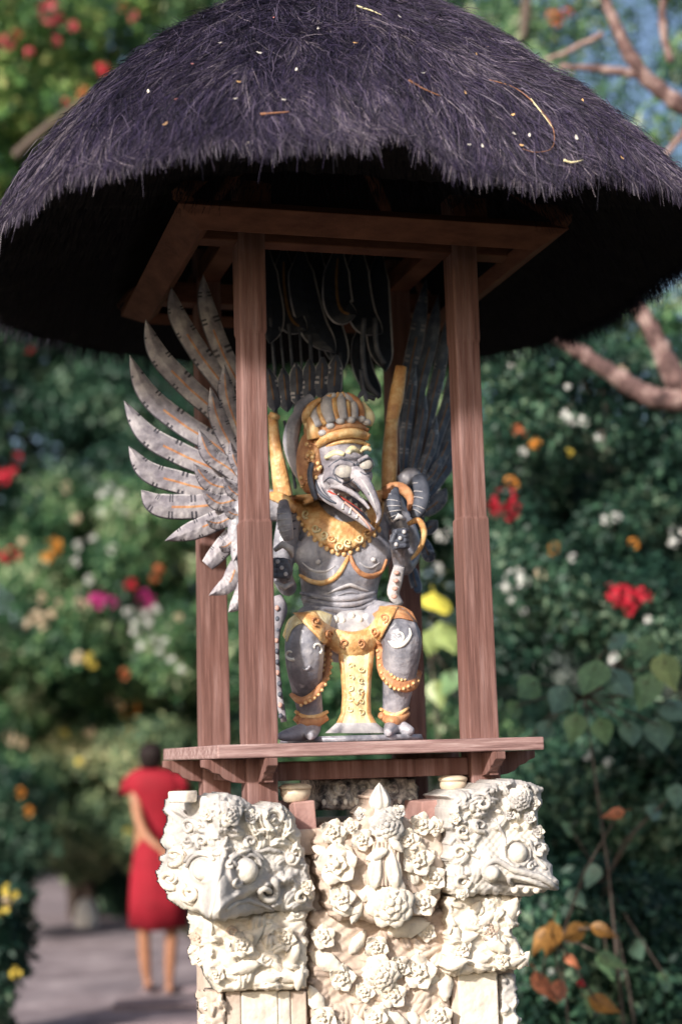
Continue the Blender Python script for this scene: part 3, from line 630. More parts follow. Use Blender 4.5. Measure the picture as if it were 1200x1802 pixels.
hband('brow_ornament', [(573, 806), (590, 797), (606, 800)], [4, 6, 4], M_cream); hband('brow_ornament', [(612, 798), (620, 790), (632, 797)], [5, 7, 4], M_cream); hband('brow_ornament', [(634, 796), (643, 788), (653, 792)], [3, 5, 3], M_cream)
hband('mouth_lining', [(578, 864), (590, 871), (604, 878), (620, 889), (636, 901), (648, 914)], [2.5, 3.2, 3, 2.5, 2, 1], M_red, off=-.002)
hband('mouth_shadow', [(594, 873), (610, 884), (626, 895), (642, 908), (652, 919)], [1, 2.6, 3, 2.6, 1], M_black, off=.002)  # black strip laid along the gape as painted shade
for x, y in [(596, 868), (606, 872), (616, 878), (626, 886), (635, 894), (643, 902)]:
    m = MB(); m.tube([on(x, y, .002, HB), on(x+3, y+9, .006, HB)], [3.2*PX, 1.0*PX], n=6); m.build('tooth', M_white, st)
for x, y in [(604, 896), (616, 904), (628, 912)]:
    m = MB(); m.tube([on(x, y, .003, HB), on(x+1, y-8, .006, HB)], [2.6*PX, .9*PX], n=6); m.build('tooth', M_white, st)
m = MB(); m.tube([on(x, y, .004, HB, HD-.1) for x, y in spline([(606, 886), (624, 901), (642, 918), (654, 933)], 4)], [2.2*PX]*13, n=6); m.build('tongue', M_pink, st)
for x, y, r, dy in ((606, 832, 17, HD-.086), (643, 819, 14, HD-.078)):
    m = MB(); m.ell(q(x, y, dy), [r*PX, r*.75*PX, r*.9*PX], n=18, k=12); m.build('eyelid', M_lid, st)
    m = MB(); m.tube([q(x-r, y+2, dy-.006), q(x-r*.4, y+r*.55, dy-.012), q(x+r*.5, y+r*.5, dy-.012), q(x+r, y, dy-.006)], [.6*PX, 1.1*PX, 1.1*PX, .6*PX], n=6); m.build('eye_slit', M_black, st)
    m = MB(); m.tube([q(x+r*1.15*math.cos(a), y-r*1.0*math.sin(a), dy-.002) for a in np.linspace(3.3, -.2, 9)], [1.1*PX]*9, n=6); m.build('eye_rim', M_dgrey, st)
hband('beak_ridge', [(634, 842), (647, 860), (657, 882), (664, 905)], [1, 1.8, 1.8, 1], M_pale)
for P in ([(570, 848), (582, 840), (596, 848)], [(622, 846), (632, 856), (640, 870)], [(648, 838), (652, 850), (658, 862)], [(566, 858), (572, 868), (582, 876)], [(612, 852), (624, 862), (634, 876)]): hband('face_line', P, [.8, 1.6, .8], M_dgrey, off=.001)
m = MB(); m.ell(on(650, 868, -.001, HB), [3*PX, 2*PX, 4*PX], n=8, k=6); m.build('nostril', M_dgrey, st)
# crown
cr_ = MB(); cr_.ell(q(590, 758, HD), [58*PX, 56*PX, 62*PX], n=26, k=16)
crown = cr_.build('crown_cap', M_dgold, st); CRT = bvh(crown)
def cband(name, P, R, mt, off=0): return band(name, P, R, mt, st, off, 10, CRT, 5, dflt=HD-.05)
cband('tiara_band', [(546, 800), (556, 784), (576, 770), (602, 763), (628, 762), (650, 770)], [8, 9, 9, 9, 9, 7], M_gold)
cband('tiara_band', [(550, 782), (562, 768), (582, 757), (606, 750), (630, 750), (648, 757)], [4, 5, 5, 5, 5, 4], M_dgold)
cband('tiara_edge', [(548, 812), (560, 797), (580, 784), (604, 777), (630, 776), (651, 785)], [3, 4, 4, 4, 4, 3], M_gold)
for k, (P, R, mt) in enumerate([([(562, 752), (552, 728), (562, 712), (578, 702)], [9, 10, 8, 4], M_pale), ([(584, 745), (575, 720), (578, 702), (590, 694)], [9, 12, 9, 4], M_pale),
        ([(605, 740), (600, 715), (600, 700), (600, 692)], [8, 9, 8, 3], M_pale), ([(622, 738), (622, 718), (614, 702), (604, 692)], [7, 8, 7, 3], M_pale),
        ([(573, 748), (563, 722), (570, 704), (584, 695)], [5, 6, 5, 3], M_gold), ([(595, 742), (588, 716), (590, 700), (596, 691)], [4, 6, 5, 3], M_gold), ([(614, 739), (612, 715), (608, 700), (601, 690)], [4, 5, 5, 3], M_gold), ([(634, 738), (634, 718), (624, 702), (610, 692)], [6, 7, 6, 3], M_dgold),
        ([(548, 756), (538, 735), (546, 716), (564, 702)], [7, 8, 7, 4], M_gold)]):
    cband('crown_lobe', P, R, mt, .002)
for x, y in [(569, 762), (582, 750), (598, 742), (616, 740), (634, 739), (645, 743)]:
    m = MB(); m.ell(on(x, y, .004, CRT, HD-.06), [8.5*PX, 7*PX, 6.5*PX], n=12, k=8); m.build('crown_bead', M_pale, st)
def horn(P, R, mt): m = MB(); m.tube([q(*p) for p in spline(P, 5)], [float(r[0])*PX for r in spline([(r, 0) for r in R], 5)], n=10, flat=.6); m.build('crown_horn', mt, st)
horn([(553, 772, HD-.05), (550, 755, HD-.055), (542, 730, HD-.05)], [13, 11, 1.5], M_gold)
horn([(646, 748, HD-.045), (648, 732, HD-.04), (638, 706, HD-.03)], [9, 12, 1.5], M_cream)
horn([(630, 700, HD+.0), (640, 690, HD), (645, 706, HD)], [3, 5, 3], M_dgrey)
# gold ear ornament
m = MB(); m.ell(q(545, 815, HD-.005), [24*PX, 32*PX, 58*PX], n=18, k=14); ear = m.build('ear_ornament', M_dgold, st); ET = bvh(ear)
for k in range(26):
    x = 530+random.random()*34; y = 768+random.random()*95; l = hit(ET, x, y, .001)[0]
    if l is not None: m = MB(); m.ell(l, [4.5*PX, 4*PX, 4.5*PX], n=8, k=6); m.build('ear_bead', M_gold if k % 2 else M_dgold, st)
m = MB(); m.tube([q(*p) for p in spline([(549, 815, HD-.05), (545, 835, HD-.055), (550, 862, HD-.05), (556, 878, HD-.04)], 4)], [5*PX]*13, n=8); m.build('ear_ring', M_dgrey, st)
m = MB()
for P, R in [([(534, 720, HD+.03), (518, 745, HD+.03), (512, 780, HD+.03), (522, 820, HD+.03), (534, 850, HD+.02)], [10, 14, 15, 12, 6]), ([(550, 700, HD+.03), (530, 716, HD+.03), (520, 735, HD+.02)], [10, 12, 6])]:
    m.tube([q(*p) for p in spline(P, 4)], [float(r[0])*PX for r in spline([(r, 0) for r in R], 4)], n=10)
m.build('hair', M_grey, st, remesh=.003, sm=1)
# ---------------------------------------------------------------- feathers
def feather(name, P, w, Y0, Y1, mats, parent, curl=.02, nseg=80, ridge=.004, sq=False, stripes=True, quill=.62, gold=True, hook=0, edge=False):
    """P: path root->tip; w: half width; the plane runs Y0 (root) -> Y1 (tip)"""
    S = spline(P, 12); n = len(S); idx = np.linspace(0, n-1, nseg+1); S = [S[int(i)]*(1-(i % 1))+S[min(int(i)+1, n-1)]*(i % 1) for i in idx]
    m = MB(); cols = 10; vs = []; bk = []; mi = []; ph = random.randrange(9)
    for i, s in enumerate(S):
        t = i/nseg; a = S[max(i-1, 0)]; b_ = S[min(i+1, nseg)]; tg = (b_-a)/np.linalg.norm(b_-a); nm = np.array([-tg[1], tg[0]])
        ww = w*(.70+.38*math.sin(math.pi*min(t*.95, 1)))*min(1, .3+t*3.2)
        if sq: wu = wd = ww*(1-.1*max(0, (t-.9)/.1))
        else:
            k = min(1, max(0, (t-.70)/.30)); wu = ww*max(.02, (1-k**2.0)); wd = ww*max(.02, (1-k**3.2)**.9)
        Y = Y0+(Y1-Y0)*t-curl*t*t; st_ = stripes and ((i+ph) % 14 in (0, 2)) and t < .9
        for j in range(cols+1):
            u = (-1, -.88, -.62, -.36, -.09, .0, .09, .36, .62, .88, 1)[j]; h = ridge*(1-abs(u))*1.3+(.0006*math.sin(i*.9+j) if 0 < j < cols else 0)-(.0022 if st_ and abs(u) > .45 else 0)
            if abs(u) > .99: h -= .002
            x, y = s+nm*(wu if u*hook >= 0 else wd)*u
            vs.append(at(x, y, Y-h-.004*(1-u*u))); bk.append(at(x, y, Y+.006))
    c1 = cols+1; nn = len(vs); fs = []
    for i in range(nseg):
        t = i/nseg; st_ = stripes and ((i+ph) % 14 in (0, 2)) and t < .9
        for j in range(cols):
            fs.append((i*c1+j, i*c1+j+1, (i+1)*c1+j+1, (i+1)*c1+j)); k = 0
            if gold and j in (4, 5) and .10 < t < quill: k = 2
            elif st_ and (j < 2 or j > 7 or (j in (2, 7) and i % 2)): k = 1
            elif j == 0 and (stripes or edge): k = 1
            elif j == 9 and (stripes or edge): k = 3
            mi.append(k)
    fb = [tuple(nn+a for a in f[::-1]) for f in fs]
    ed = [(i*c1, (i+1)*c1) for i in range(nseg)]+[(i*c1+cols, (i+1)*c1+cols) for i in range(nseg)]+[(j, j+1) for j in range(cols)]+[(nseg*c1+j, nseg*c1+j+1) for j in range(cols)]
    m.add(vs+bk, fs+fb+[(a, b2, b2+nn, a+nn) for a, b2 in ed], mi+[1 if i % 3 == 0 else 0 for i in range(len(fb))]+[0]*len(ed)); return m.build(name, mats, parent, auto=True)
FM = [M_feather, flat('grey_barb_line', (.07, .068, .085), .5), M_dgold, M_pale]; FD = [M_fdark, M_grey, M_quill, M_grey]; FT = [flat('tail_grey_with_shade', (.022, .028, .045), .5, .4), M_pale, M_quill, M_grey]  # FD and FT hold shade in their dark colours; FD edges hold highlights
def wing_core(P, R, mt, label):
    m = MB(); m.tube([q(*p) for p in spline(P, 5)], [float(r[0])*PX for r in spline([(r, 0) for r in R], 5)], n=12, flat=.45); o = m.build('wing', mt, st, label=label); return o
wl = wing_core([(515, 900, .06), (480, 890, .08), (440, 900, .09), (425, 950, .09), (425, 1010, .09)], [24, 30, 34, 26, 10], M_grey, 'spread wing of pale grey feathers with gold quills at the left')
LWF = [([(470, 860), (440, 720), (392, 620), (365, 545), (358, 483)], 16), ([(455, 860), (410, 710), (350, 620), (315, 560), (302, 505)], 17), ([(450, 870), (400, 750), (330, 680), (280, 625), (257, 562)], 18), ([(450, 880), (400, 800), (320, 745), (262, 695), (229, 625)], 19),
       ([(450, 890), (400, 838), (320, 800), (260, 765), (219, 705)], 19), ([(450, 895), (400, 872), (320, 850), (262, 830), (227, 785)], 19), ([(450, 900), (400, 888), (330, 892), (280, 888), (249, 862)], 21)]
for k, (P, w) in enumerate(LWF): feather('feather', P, w, .10-.004*k, .12-.004*k, FM, wl, hook=1)
feather('feather', [(450, 905), (400, 910), (350, 930), (290, 952)], 17, .07, .07, FM, wl)
feather('feather', [(445, 915), (410, 945), (365, 995)], 17, .065, .065, FM, wl, sq=True)
feather('feather', [(440, 950), (415, 1000), (402, 1028), (368, 1048)], 14, .06, .06, FM, wl, stripes=False)
feather('feather', [(440, 980), (428, 1030), (418, 1060), (402, 1078)], 11, .055, .055, FM, wl, stripes=False)
for k, (P, w) in enumerate([([(460, 860), (425, 770), (400, 700), (395, 640)], 15), ([(450, 870), (415, 800), (385, 740), (370, 680)], 15), ([(455, 880), (410, 830), (370, 800), (350, 755)], 15), ([(455, 888), (410, 862), (370, 850), (340, 815)], 15),
                            ([(455, 895), (420, 880), (385, 885), (355, 862)], 14), ([(455, 902), (420, 905), (385, 920), (362, 915)], 12), ([(455, 915), (425, 935), (400, 960), (385, 962)], 12), ([(455, 840), (440, 740), (430, 680), (425, 630)], 12)]):
    feather('feather', P, w, .075-.003*k, .055-.003*k, FM, wl, quill=.9)
for k, (P, w) in enumerate([([(470, 880), (440, 850), (415, 815), (405, 775)], 10), ([(470, 890), (440, 880), (410, 865), (392, 838)], 10), ([(470, 900), (440, 905), (412, 905), (390, 890)], 10), ([(470, 860), (450, 820), (440, 780), (436, 740)], 10), ([(470, 915), (445, 940), (425, 960), (410, 990)], 10)]):
    feather('feather', P, w, .05, .03, FM, wl, quill=.8)
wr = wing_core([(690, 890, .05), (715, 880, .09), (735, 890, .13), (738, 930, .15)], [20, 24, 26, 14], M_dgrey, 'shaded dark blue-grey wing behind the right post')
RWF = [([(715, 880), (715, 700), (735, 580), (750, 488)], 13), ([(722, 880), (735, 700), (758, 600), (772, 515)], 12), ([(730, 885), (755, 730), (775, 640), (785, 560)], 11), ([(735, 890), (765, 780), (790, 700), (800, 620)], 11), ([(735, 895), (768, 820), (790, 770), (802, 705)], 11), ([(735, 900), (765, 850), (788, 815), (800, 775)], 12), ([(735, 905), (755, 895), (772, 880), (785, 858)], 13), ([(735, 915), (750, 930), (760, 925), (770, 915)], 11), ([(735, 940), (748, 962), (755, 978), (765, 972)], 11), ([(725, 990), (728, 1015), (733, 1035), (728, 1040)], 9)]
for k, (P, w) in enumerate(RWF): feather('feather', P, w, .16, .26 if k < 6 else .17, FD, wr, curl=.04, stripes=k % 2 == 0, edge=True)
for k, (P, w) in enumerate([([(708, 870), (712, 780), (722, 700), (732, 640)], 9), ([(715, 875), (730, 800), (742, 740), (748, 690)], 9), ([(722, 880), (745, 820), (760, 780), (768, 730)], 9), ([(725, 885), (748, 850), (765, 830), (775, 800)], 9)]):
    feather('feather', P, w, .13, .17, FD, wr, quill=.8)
# tail fan behind the head with drooping tips
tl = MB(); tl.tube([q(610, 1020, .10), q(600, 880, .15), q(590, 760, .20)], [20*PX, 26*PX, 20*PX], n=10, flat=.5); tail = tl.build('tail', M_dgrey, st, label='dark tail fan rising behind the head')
for x0, y0, x1, y1, r in [(476, 560, 486, 730, 3.5), (492, 575, 503, 720, 2.6), (508, 570, 524, 800, 3.2), (527, 580, 530, 690, 2.4), (545, 590, 548, 700, 4), (560, 600, 566, 690, 2.4), (580, 600, 588, 690, 4), (598, 620, 600, 700, 3), (500, 740, 520, 860, 3), (484, 760, 512, 880, 3)]:
    m = MB(); m.tube([q(x0, y0, .14), q((x0+x1)/2+2, (y0+y1)/2, .15), q(x1, y1, .15)], [r*PX]*3, n=7); m.build('tail_quill', M_dgrey, tail)
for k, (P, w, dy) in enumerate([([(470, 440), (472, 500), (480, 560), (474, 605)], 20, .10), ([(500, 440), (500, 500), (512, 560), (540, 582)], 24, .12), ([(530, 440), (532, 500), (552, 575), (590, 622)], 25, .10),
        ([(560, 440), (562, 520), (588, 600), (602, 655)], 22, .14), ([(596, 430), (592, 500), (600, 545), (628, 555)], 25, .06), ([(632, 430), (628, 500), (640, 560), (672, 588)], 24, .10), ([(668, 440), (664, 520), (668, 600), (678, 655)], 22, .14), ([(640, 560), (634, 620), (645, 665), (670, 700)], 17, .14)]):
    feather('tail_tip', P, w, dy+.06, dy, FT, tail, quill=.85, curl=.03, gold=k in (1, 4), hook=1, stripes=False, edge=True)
for k, (x, y, a) in enumerate([(482, 700, -.5), (504, 700, -.3), (524, 690, -.15), (545, 684, 0), (566, 680, .1), (588, 676, .2)]):
    feather('crest_plume', [(x+a*20, y-52), (x+a*10, y-25), (x, y+6), (x+2, y+26)], 13, .03, -.01, [M_dgrey, M_pale, M_quill, M_pale], tail, quill=.6, curl=.0, nseg=22)
for P in ([(640, 560), (638, 620), (645, 670), (668, 700)], [(660, 560), (662, 610), (676, 640)], [(636, 650), (640, 690), (660, 702)]):
    m = MB(); m.tube([q(x, y, .1) for x, y in spline(P, 5)], [5*PX]*(5*(len(P)-1)+1), n=8); m.build('tail_curl', M_dgrey, tail)
# =================================================================== STONE PEDESTAL
ped = empty('stone_pedestal', (0, 0, GZ), 'pale carved stone pillar with beaked heads and flowers carrying the wooden shrine', 'pedestal')
def inside(poly, X, Y_):
    r = np.zeros(X.shape, bool); n = len(poly); j = n-1
    for i in range(n):
        xi, yi = poly[i]; xj, yj = poly[j]
        c = ((yi > Y_) != (yj > Y_)) & (X < (xj-xi)*(Y_-yi)/(yj-yi+1e-9)+xi); r ^= c; j = i
    return r
def curls(H, X, Y_, L):                 # carved scrolls
    for cx, cy, r, s, a0, amp in L:
        dx, dy = X-cx, Y_-cy; rho = np.hypot(dx, dy)+1e-6; th = np.arctan2(dy, dx)*s
        w = np.clip((r-rho)/(r*.25), 0, 1); H += amp*w*(np.cos(2*np.pi*(rho/r*1.7)-th-a0))*.5+amp*.5*w
def domes(H, X, Y_, L):
    for cx, cy, rx, ry, amp in L:
        d = 1-((X-cx)/rx)**2-((Y_-cy)/ry)**2; H[:] = np.maximum(H, np.where(d > 0, H*0+amp*np.sqrt(np.clip(d, 0, 1))+np.minimum(H, amp*.3), H))
def leafy(H, X, Y_, n, box, rr, amp, rs_=1, poly=None):
    R = np.random.default_rng(rs_)
    for _ in range(n):
        cx, cy = R.uniform(box[0], box[2]), R.uniform(box[1], box[3]); r = R.uniform(*rr); a = R.uniform(0, 6.28); e = R.uniform(.35, .6)
        dx, dy = X-cx, Y_-cy; u = (dx*math.cos(a)+dy*math.sin(a))/r; v = (-dx*math.sin(a)+dy*math.cos(a)+ .25*r*(u**2))/(r*e)
        d = 1-u**2-v**2; m_ = d > 0; lift = amp*R.uniform(.5, 1)
        H[:] = np.where(m_, np.maximum(H*.35, 0)+lift*(np.sqrt(np.clip(d, 0, 1))-.35*np.exp(-(v/.16)**2)), H)
def relief(name, poly, Y0, thick, hf, mt, parent, step=2.0, yfun=None, round_=8, label=None):
    poly = [tuple(p) for p in poly]; xs = [p[0] for p in poly]; ys = [p[1] for p in poly]
    gx = np.arange(min(xs)-step, max(xs)+step*2, step); gy = np.arange(min(ys)-step, max(ys)+step*2, step)
    X, Y_ = np.meshgrid(gx, gy, indexing='ij'); 
    wob = 2.2*np.sin(Y_*.23)+1.6*np.sin(X*.31+Y_*.11)
    ins = inside(poly, X+wob, Y_+wob*.7); H = np.zeros(X.shape)
    hf(H, X, Y_)
    # soft rounding at the outline: distance by repeated erosion
    e = ins.copy(); dist = np.zeros(X.shape)
    for k in range(round_):
        e2 = e.copy(); e2[1:] &= e[:-1]; e2[:-1] &= e[1:]; e2[:, 1:] &= e[:, :-1]; e2[:, :-1] &= e[:, 1:]; dist += e; e = e2
    rd = 1-(1-dist/round_)**2
    H = np.clip(H, -.012, None)*np.minimum(1, rd*1.3)-.022*(1-rd)
    idx = -np.ones(X.shape, int); use = np.zeros(X.shape, bool); cell = ins[:-1, :-1] & ins[1:, :-1] & ins[1:, 1:] & ins[:-1, 1:]
    use[:-1, :-1] |= cell; use[1:, :-1] |= cell; use[1:, 1:] |= cell; use[:-1, 1:] |= cell
    I, J = np.nonzero(use); idx[I, J] = np.arange(len(I)); n = len(I)
    px, py = X[I, J], Y_[I, J]; yy = Y0+(yfun(px, py) if yfun else 0)
    d = RT[None]*((px-600)/F_PX)[:, None]+UP[None]*((901-py)/F_PX)[:, None]+FW[None]
    base = CAM[None]+d*((yy-CAM[1])/d[:, 1])[:, None]
    nv = np.array([-.18, -.98, .05])
    front = base+nv[None]*H[I, J][:, None]; back = base.copy(); back[:, 1] = np.maximum(Y0+thick, base[:, 1]+.03)
    a, b_, c, dd = idx[:-1, :-1][cell], idx[1:, :-1][cell], idx[1:, 1:][cell], idx[:-1, 1:][cell]
    Fr = np.stack([a, dd, c, b_], 1); Bk = np.stack([a, b_, c, dd], 1)+n; S = []
    cp = np.pad(cell, 1)
    for (di, dj, p0, p1) in [(-1, 0, (0, 0), (0, 1)), (1, 0, (1, 1), (1, 0)), (0, -1, (1, 0), (0, 0)), (0, 1, (0, 1), (1, 1))]:
        ci, cj = np.nonzero(cell & ~cp[1+di:1+di+cell.shape[0], 1+dj:1+dj+cell.shape[1]])
        u = idx[ci+p0[0], cj+p0[1]]; v = idx[ci+p1[0], cj+p1[1]]; S.append(np.stack([u, u+n, v+n, v], 1))
    o = npmesh(name, np.vstack([front, back]), np.vstack([Fr, Bk]+S), mt, parent=parent, smooth=True)
    bm = bmesh.new(); bm.from_mesh(o.data); bmesh.ops.recalc_face_normals(bm, faces=bm.faces); bm.to_mesh(o.data); bm.free()
    if label: o['label'] = label
    return o
# 3D rosette meshes
def rosette_mesh(mt, rings=((6, 1.0, .0), (6, .68, .16), (5, .4, .28)), seed=0):
    R = random.Random(seed); m = MB()
    for n, r, z in rings:
        for k in range(n):
            a = 2*math.pi*(k+.5*(z > .1))/n+R.uniform(-.12, .12); vs = []
            for i in range(5):
                u = i/4; w = (.42*r*math.sin(math.pi*(.12+.80*u)) if n > 5 else .5*r*math.sin(math.pi*(.14+.855*u))**.9)
                for v in (-1, 0, 1):
                    x = r*(.15+.85*u); y = w*v; zz = z+(.22*r*math.sin(u*2.4) if n > 5 else .34*r*u*u)+(.05 if n > 5 else .10)*v*v-.03
                    vs.append((x*math.cos(a)-y*math.sin(a), x*math.sin(a)+y*math.cos(a), zz))
            low = [(x, y, z_-.13) for x, y, z_ in vs]; fs = [(i*3+j, i*3+j+1, (i+1)*3+j+1, (i+1)*3+j) for i in range(4) for j in range(2)]
            fb = [tuple(15+t for t in f[::-1]) for f in fs]; ed = [(i*3, i*3+3) for i in range(4)]+[(i*3+2, i*3+5) for i in range(4)]+[(0, 1), (1, 2), (12, 13), (13, 14)]
            m.add(vs+low, fs+fb+[(p, q_, q_+15, p+15) for p, q_ in ed])
    m.ell((0, 0, .34), (.17, .17, .12), n=10, k=6); m.ell((0, 0, -.02), (.5, .5, .14), n=12, k=6)
    m.v = [(x*.04, y*.04, z*.04) for x, y, z in m.v]; o = m.build('flower', mt, auto=True); me = o.data; bpy.data.objects.remove(o); return me
RO = {}
for nm, mt in (('c', M_stone), ('g', M_gstone), ('p', M_pstone)):
    RO[nm] = [rosette_mesh(mt, seed=1), rosette_mesh(mt, ((5, 1.0, .0), (5, .5, .12)), 2), rosette_mesh(mt, ((8, 1.0, .0), (7, .72, .14), (6, .46, .26)), 3)]
def flower(tree, px, py, r, kind, which, parent, tilt=(0, 0), Y=-.43):
    l, n = hit(tree, px, py, 0)
    if l is None: l = at(px, py, Y); n = Vector((0, -1, 0))
    n = (Vector((-.2, -1, .08))+n*.35+Vector((tilt[0], 0, tilt[1]))).normalized(); s = r/760.
    M = Matrix.Translation(l+n*(.004+.25*s)) @ n.to_track_quat('Z', 'Y').to_matrix().to_4x4() @ Matrix.Rotation(random.uniform(0, 6), 4, 'Z') @ Matrix.Scale(s/.04, 4)
    return place('carved_flower', RO[which][kind], M, parent)
def ball(tree, px, py, r, mt, parent, name='carved_eye', out=.3, Y=-.43, sq_=1):
    l, n = hit(tree, px, py, 0)
    if l is None: l = at(px, py, Y)
    m = MB(); m.ell(l+Vector((-.15, -1, 0))*r/700*out, [r/700, r/700, r/700*sq_], n=20, k=12); return m.build(name, mt, parent)
def scroll(tree, px, py, r, w, mt, parent, sgn=1, a0=0, turns=1.3, tail=None, off=.004, name='carved_scroll'):
    P = []; R = []
    if tail:
        for x, y in spline(tail, 5)[:-1]: P.append((x, y)); R.append(w)
    for k in range(22):
        s = k/21; a = a0+sgn*turns*2*math.pi*s; rr = r*(1-.8*s); P.append((px+rr*math.cos(a), py+rr*math.sin(a))); R.append(w*(1-.45*s))
    pts = []
    for x, y in P:
        l, n = hit(tree, x, y, off); 
        if l is not None: pts.append(l)
        elif pts: pts.append(pts[-1]+(at(x, y, -.43)-pts[-1])*.5)
        else: pts.append(at(x, y, -.43))
    for _ in range(3): pts = [pts[0]]+[(pts[i-1]+pts[i]*2+pts[i+1])/4 for i in range(1, len(pts)-1)]+[pts[-1]]
    m = MB(); m.tube(pts, [r_/700 for r_ in R], n=8); return m.build(name, mt, parent)
# hidden core so that nothing is hollow
c = MB(); XL = -.36; XR = .36
c.box((0, 0, -.68), (.335, .335, .41)); c.box((0, 0, -1.30), (.42, .42, .22)); ped_core = c.build('pedestal_core', M_pstone, ped, smooth=False, bevel=.01)
c = MB(); c.box((0, .0, -.235), (.36, .36, .030)); c.build('pedestal_top_slab', M_pstone, ped, smooth=False, bevel=.005)
# ---- left corner head
polyL = [(291, 1408), (330, 1400), (372, 1402), (400, 1395), (430, 1404), (448, 1418), (470, 1410), (495, 1412), (515, 1428), (527, 1455), (534, 1490), (545, 1530), (555, 1570), (556, 1602), (520, 1606), (480, 1603), (440, 1612), (400, 1622), (374, 1624), (350, 1606), (320, 1600), (298, 1585), (290, 1562), (275, 1552), (281, 1520), (292, 1500), (284, 1478), (294, 1450)]
def yL(px, py): return np.where(px < 385, (385-px)*.0030, (px-385)*.0004)
def hL(H, X, Y_):
    H += .002*np.sin(X*.5)*np.sin(Y_*.43)
    leafy(H, X, Y_, 70, (295, 1405, 540, 1500), (9, 20), .028, 3); leafy(H, X, Y_, 24, (480, 1480, 552, 1600), (9, 18), .014, 4); leafy(H, X, Y_, 16, (280, 1460, 330, 1590), (10, 20), .018, 5)
    curls(H, X, Y_, [(480, 1440, 30, 1, 0, .016), (355, 1455, 18, -1, 1, .012), (330, 1480, 16, 1, 0, .012), (520, 1500, 16, 1, 0, .012), (312, 1500, 18, 1, 0, .014), (300, 1545, 18, -1, 0, .014)])
    # brow / snout wedge
    r = np.exp(-((X-(395-(Y_-1500)*.14))/34.)**2)*np.clip((Y_-1480)/60, 0, 1); H[:] = np.where(Y_ > 1478, H*(1-np.clip(r*1.2, 0, 1))+.11*r*np.clip((Y_-1470)/110, .3, 1), H)
    # upper-lip ridge sweeping right, with mouth groove
    for (x0, y0, x1, y1, w, a) in [(372, 1605, 420, 1572, 7, .02), (420, 1572, 470, 1556, 8, .022), (470, 1556, 510, 1545, 8, .018)]:
        t = np.clip(((X-x0)*(x1-x0)+(Y_-y0)*(y1-y0))/((x1-x0)**2+(y1-y0)**2), 0, 1); d = np.hypot(X-(x0+t*(x1-x0)), Y_-(y0+t*(y1-y0))); H += a*np.exp(-(d/w)**2); d2 = np.hypot(X-(x0+t*(x1-x0)), Y_-(y0+t*(y1-y0))-15); H -= .022*np.exp(-(d2/5)**2)
    for (cx, cy, rr, a) in [(431, 1532, 30, .016), (357, 1530, 24, .016)]: H += a*np.exp(-((np.hypot(X-cx, Y_-cy)-rr*.86)/4.5)**2)
hl = relief('carved_head', polyL, -.475, .17, hL, M_gstone, ped, yfun=yL, label='grey and cream stone beaked head at the left corner of the pillar'); TL = bvh(hl)
ball(TL, 431, 1532, 21, M_gstone, hl, out=.45); ball(TL, 357, 1530, 18, M_gstone, hl, out=.45)
for cx, cy, rr, a0, a1 in ((431, 1532, 27, 2.8, .2), (431, 1532, 34, 2.5, .5), (357, 1530, 24, 3.0, .6), (357, 1530, 30, 2.7, .9)):
    m = MB(); m.tube([hit(TL, cx+rr*math.cos(a), cy-rr*math.sin(a), .006, default=at(cx, cy, -.47))[0] for a in np.linspace(a0, a1, 12)], [3.2/700]*12, n=8); m.build('carved_brow', M_gstone, hl)
scroll(TL, 468, 1570, 22, 6.5, M_gstone, hl, 1, -1.0, 1.5, off=.008); scroll(TL, 339, 1572, 19, 6, M_stone, hl, -1, -2.2, 1.3, off=.008); scroll(TL, 415, 1552, 8, 4, M_gstone, hl, 1, 0, 1.0, off=.004); scroll(TL, 405, 1525, 9, 4, M_gstone, hl, -1, 0, 1.0)
scroll(TL, 484, 1438, 26, 5.5, M_gstone, hl, 1, 1.6, 1.5); scroll(TL, 335, 1455, 15, 4.5, M_gstone, hl, -1, 0, 1.3); scroll(TL, 358, 1480, 13, 4, M_gstone, hl, 1, 2, 1.2); scroll(TL, 310, 1505, 18, 5.5, M_stone, hl, -1, 2, 1.2); scroll(TL, 300, 1545, 18, 6, M_stone, hl, 1, 1, 1.2)
scroll(TL, 512, 1508, 15, 4.5, M_gstone, hl, 1, 0, 1.2); ball(TL, 512, 1511, 7, M_stone, hl, 'carved_boss'); scroll(TL, 530, 1580, 16, 4.5, M_stone, hl, -1, 0, 1.2); scroll(TL, 440, 1480, 12, 4.5, M_gstone, hl, 1, 2, 1.1); scroll(TL, 385, 1500, 12, 4.5, M_gstone, hl, -1, 1, 1.1)
ball(TL, 339, 1582, 11, M_stone, hl, 'carved_boss')
flower(TL, 402, 1432, 25, 0, 'g', hl); flower(TL, 440, 1438, 14, 1, 'g', hl); flower(TL, 540, 1560, 14, 1, 'c', hl); flower(TL, 365, 1432, 14, 1, 'c', hl)
for P in ([(395, 1490), (388, 1530), (380, 1575), (372, 1615)], [(398, 1600), (420, 1586), (445, 1588), (480, 1600)], [(400, 1470), (390, 1495), (372, 1505)], [(445, 1500), (470, 1495), (495, 1500)]):
    S = spline(P, 5); m = MB(); m.tube([hit(TL, x, y, .003, default=at(x, y, -.47))[0] for x, y in S], [4.5/700*(1-.5*abs(2*i/len(S)-1)) for i in range(len(S))], n=8); m.build('carved_ridge', M_gstone, hl)
m = MB(); m.loft([(at(322, 1412, -.36)+Vector((0, 0, 0)), .033, .04), (at(322, 1392, -.36), .035, .04)], n=12); m.build('stone_stub', M_stone, ped, bevel=.004)
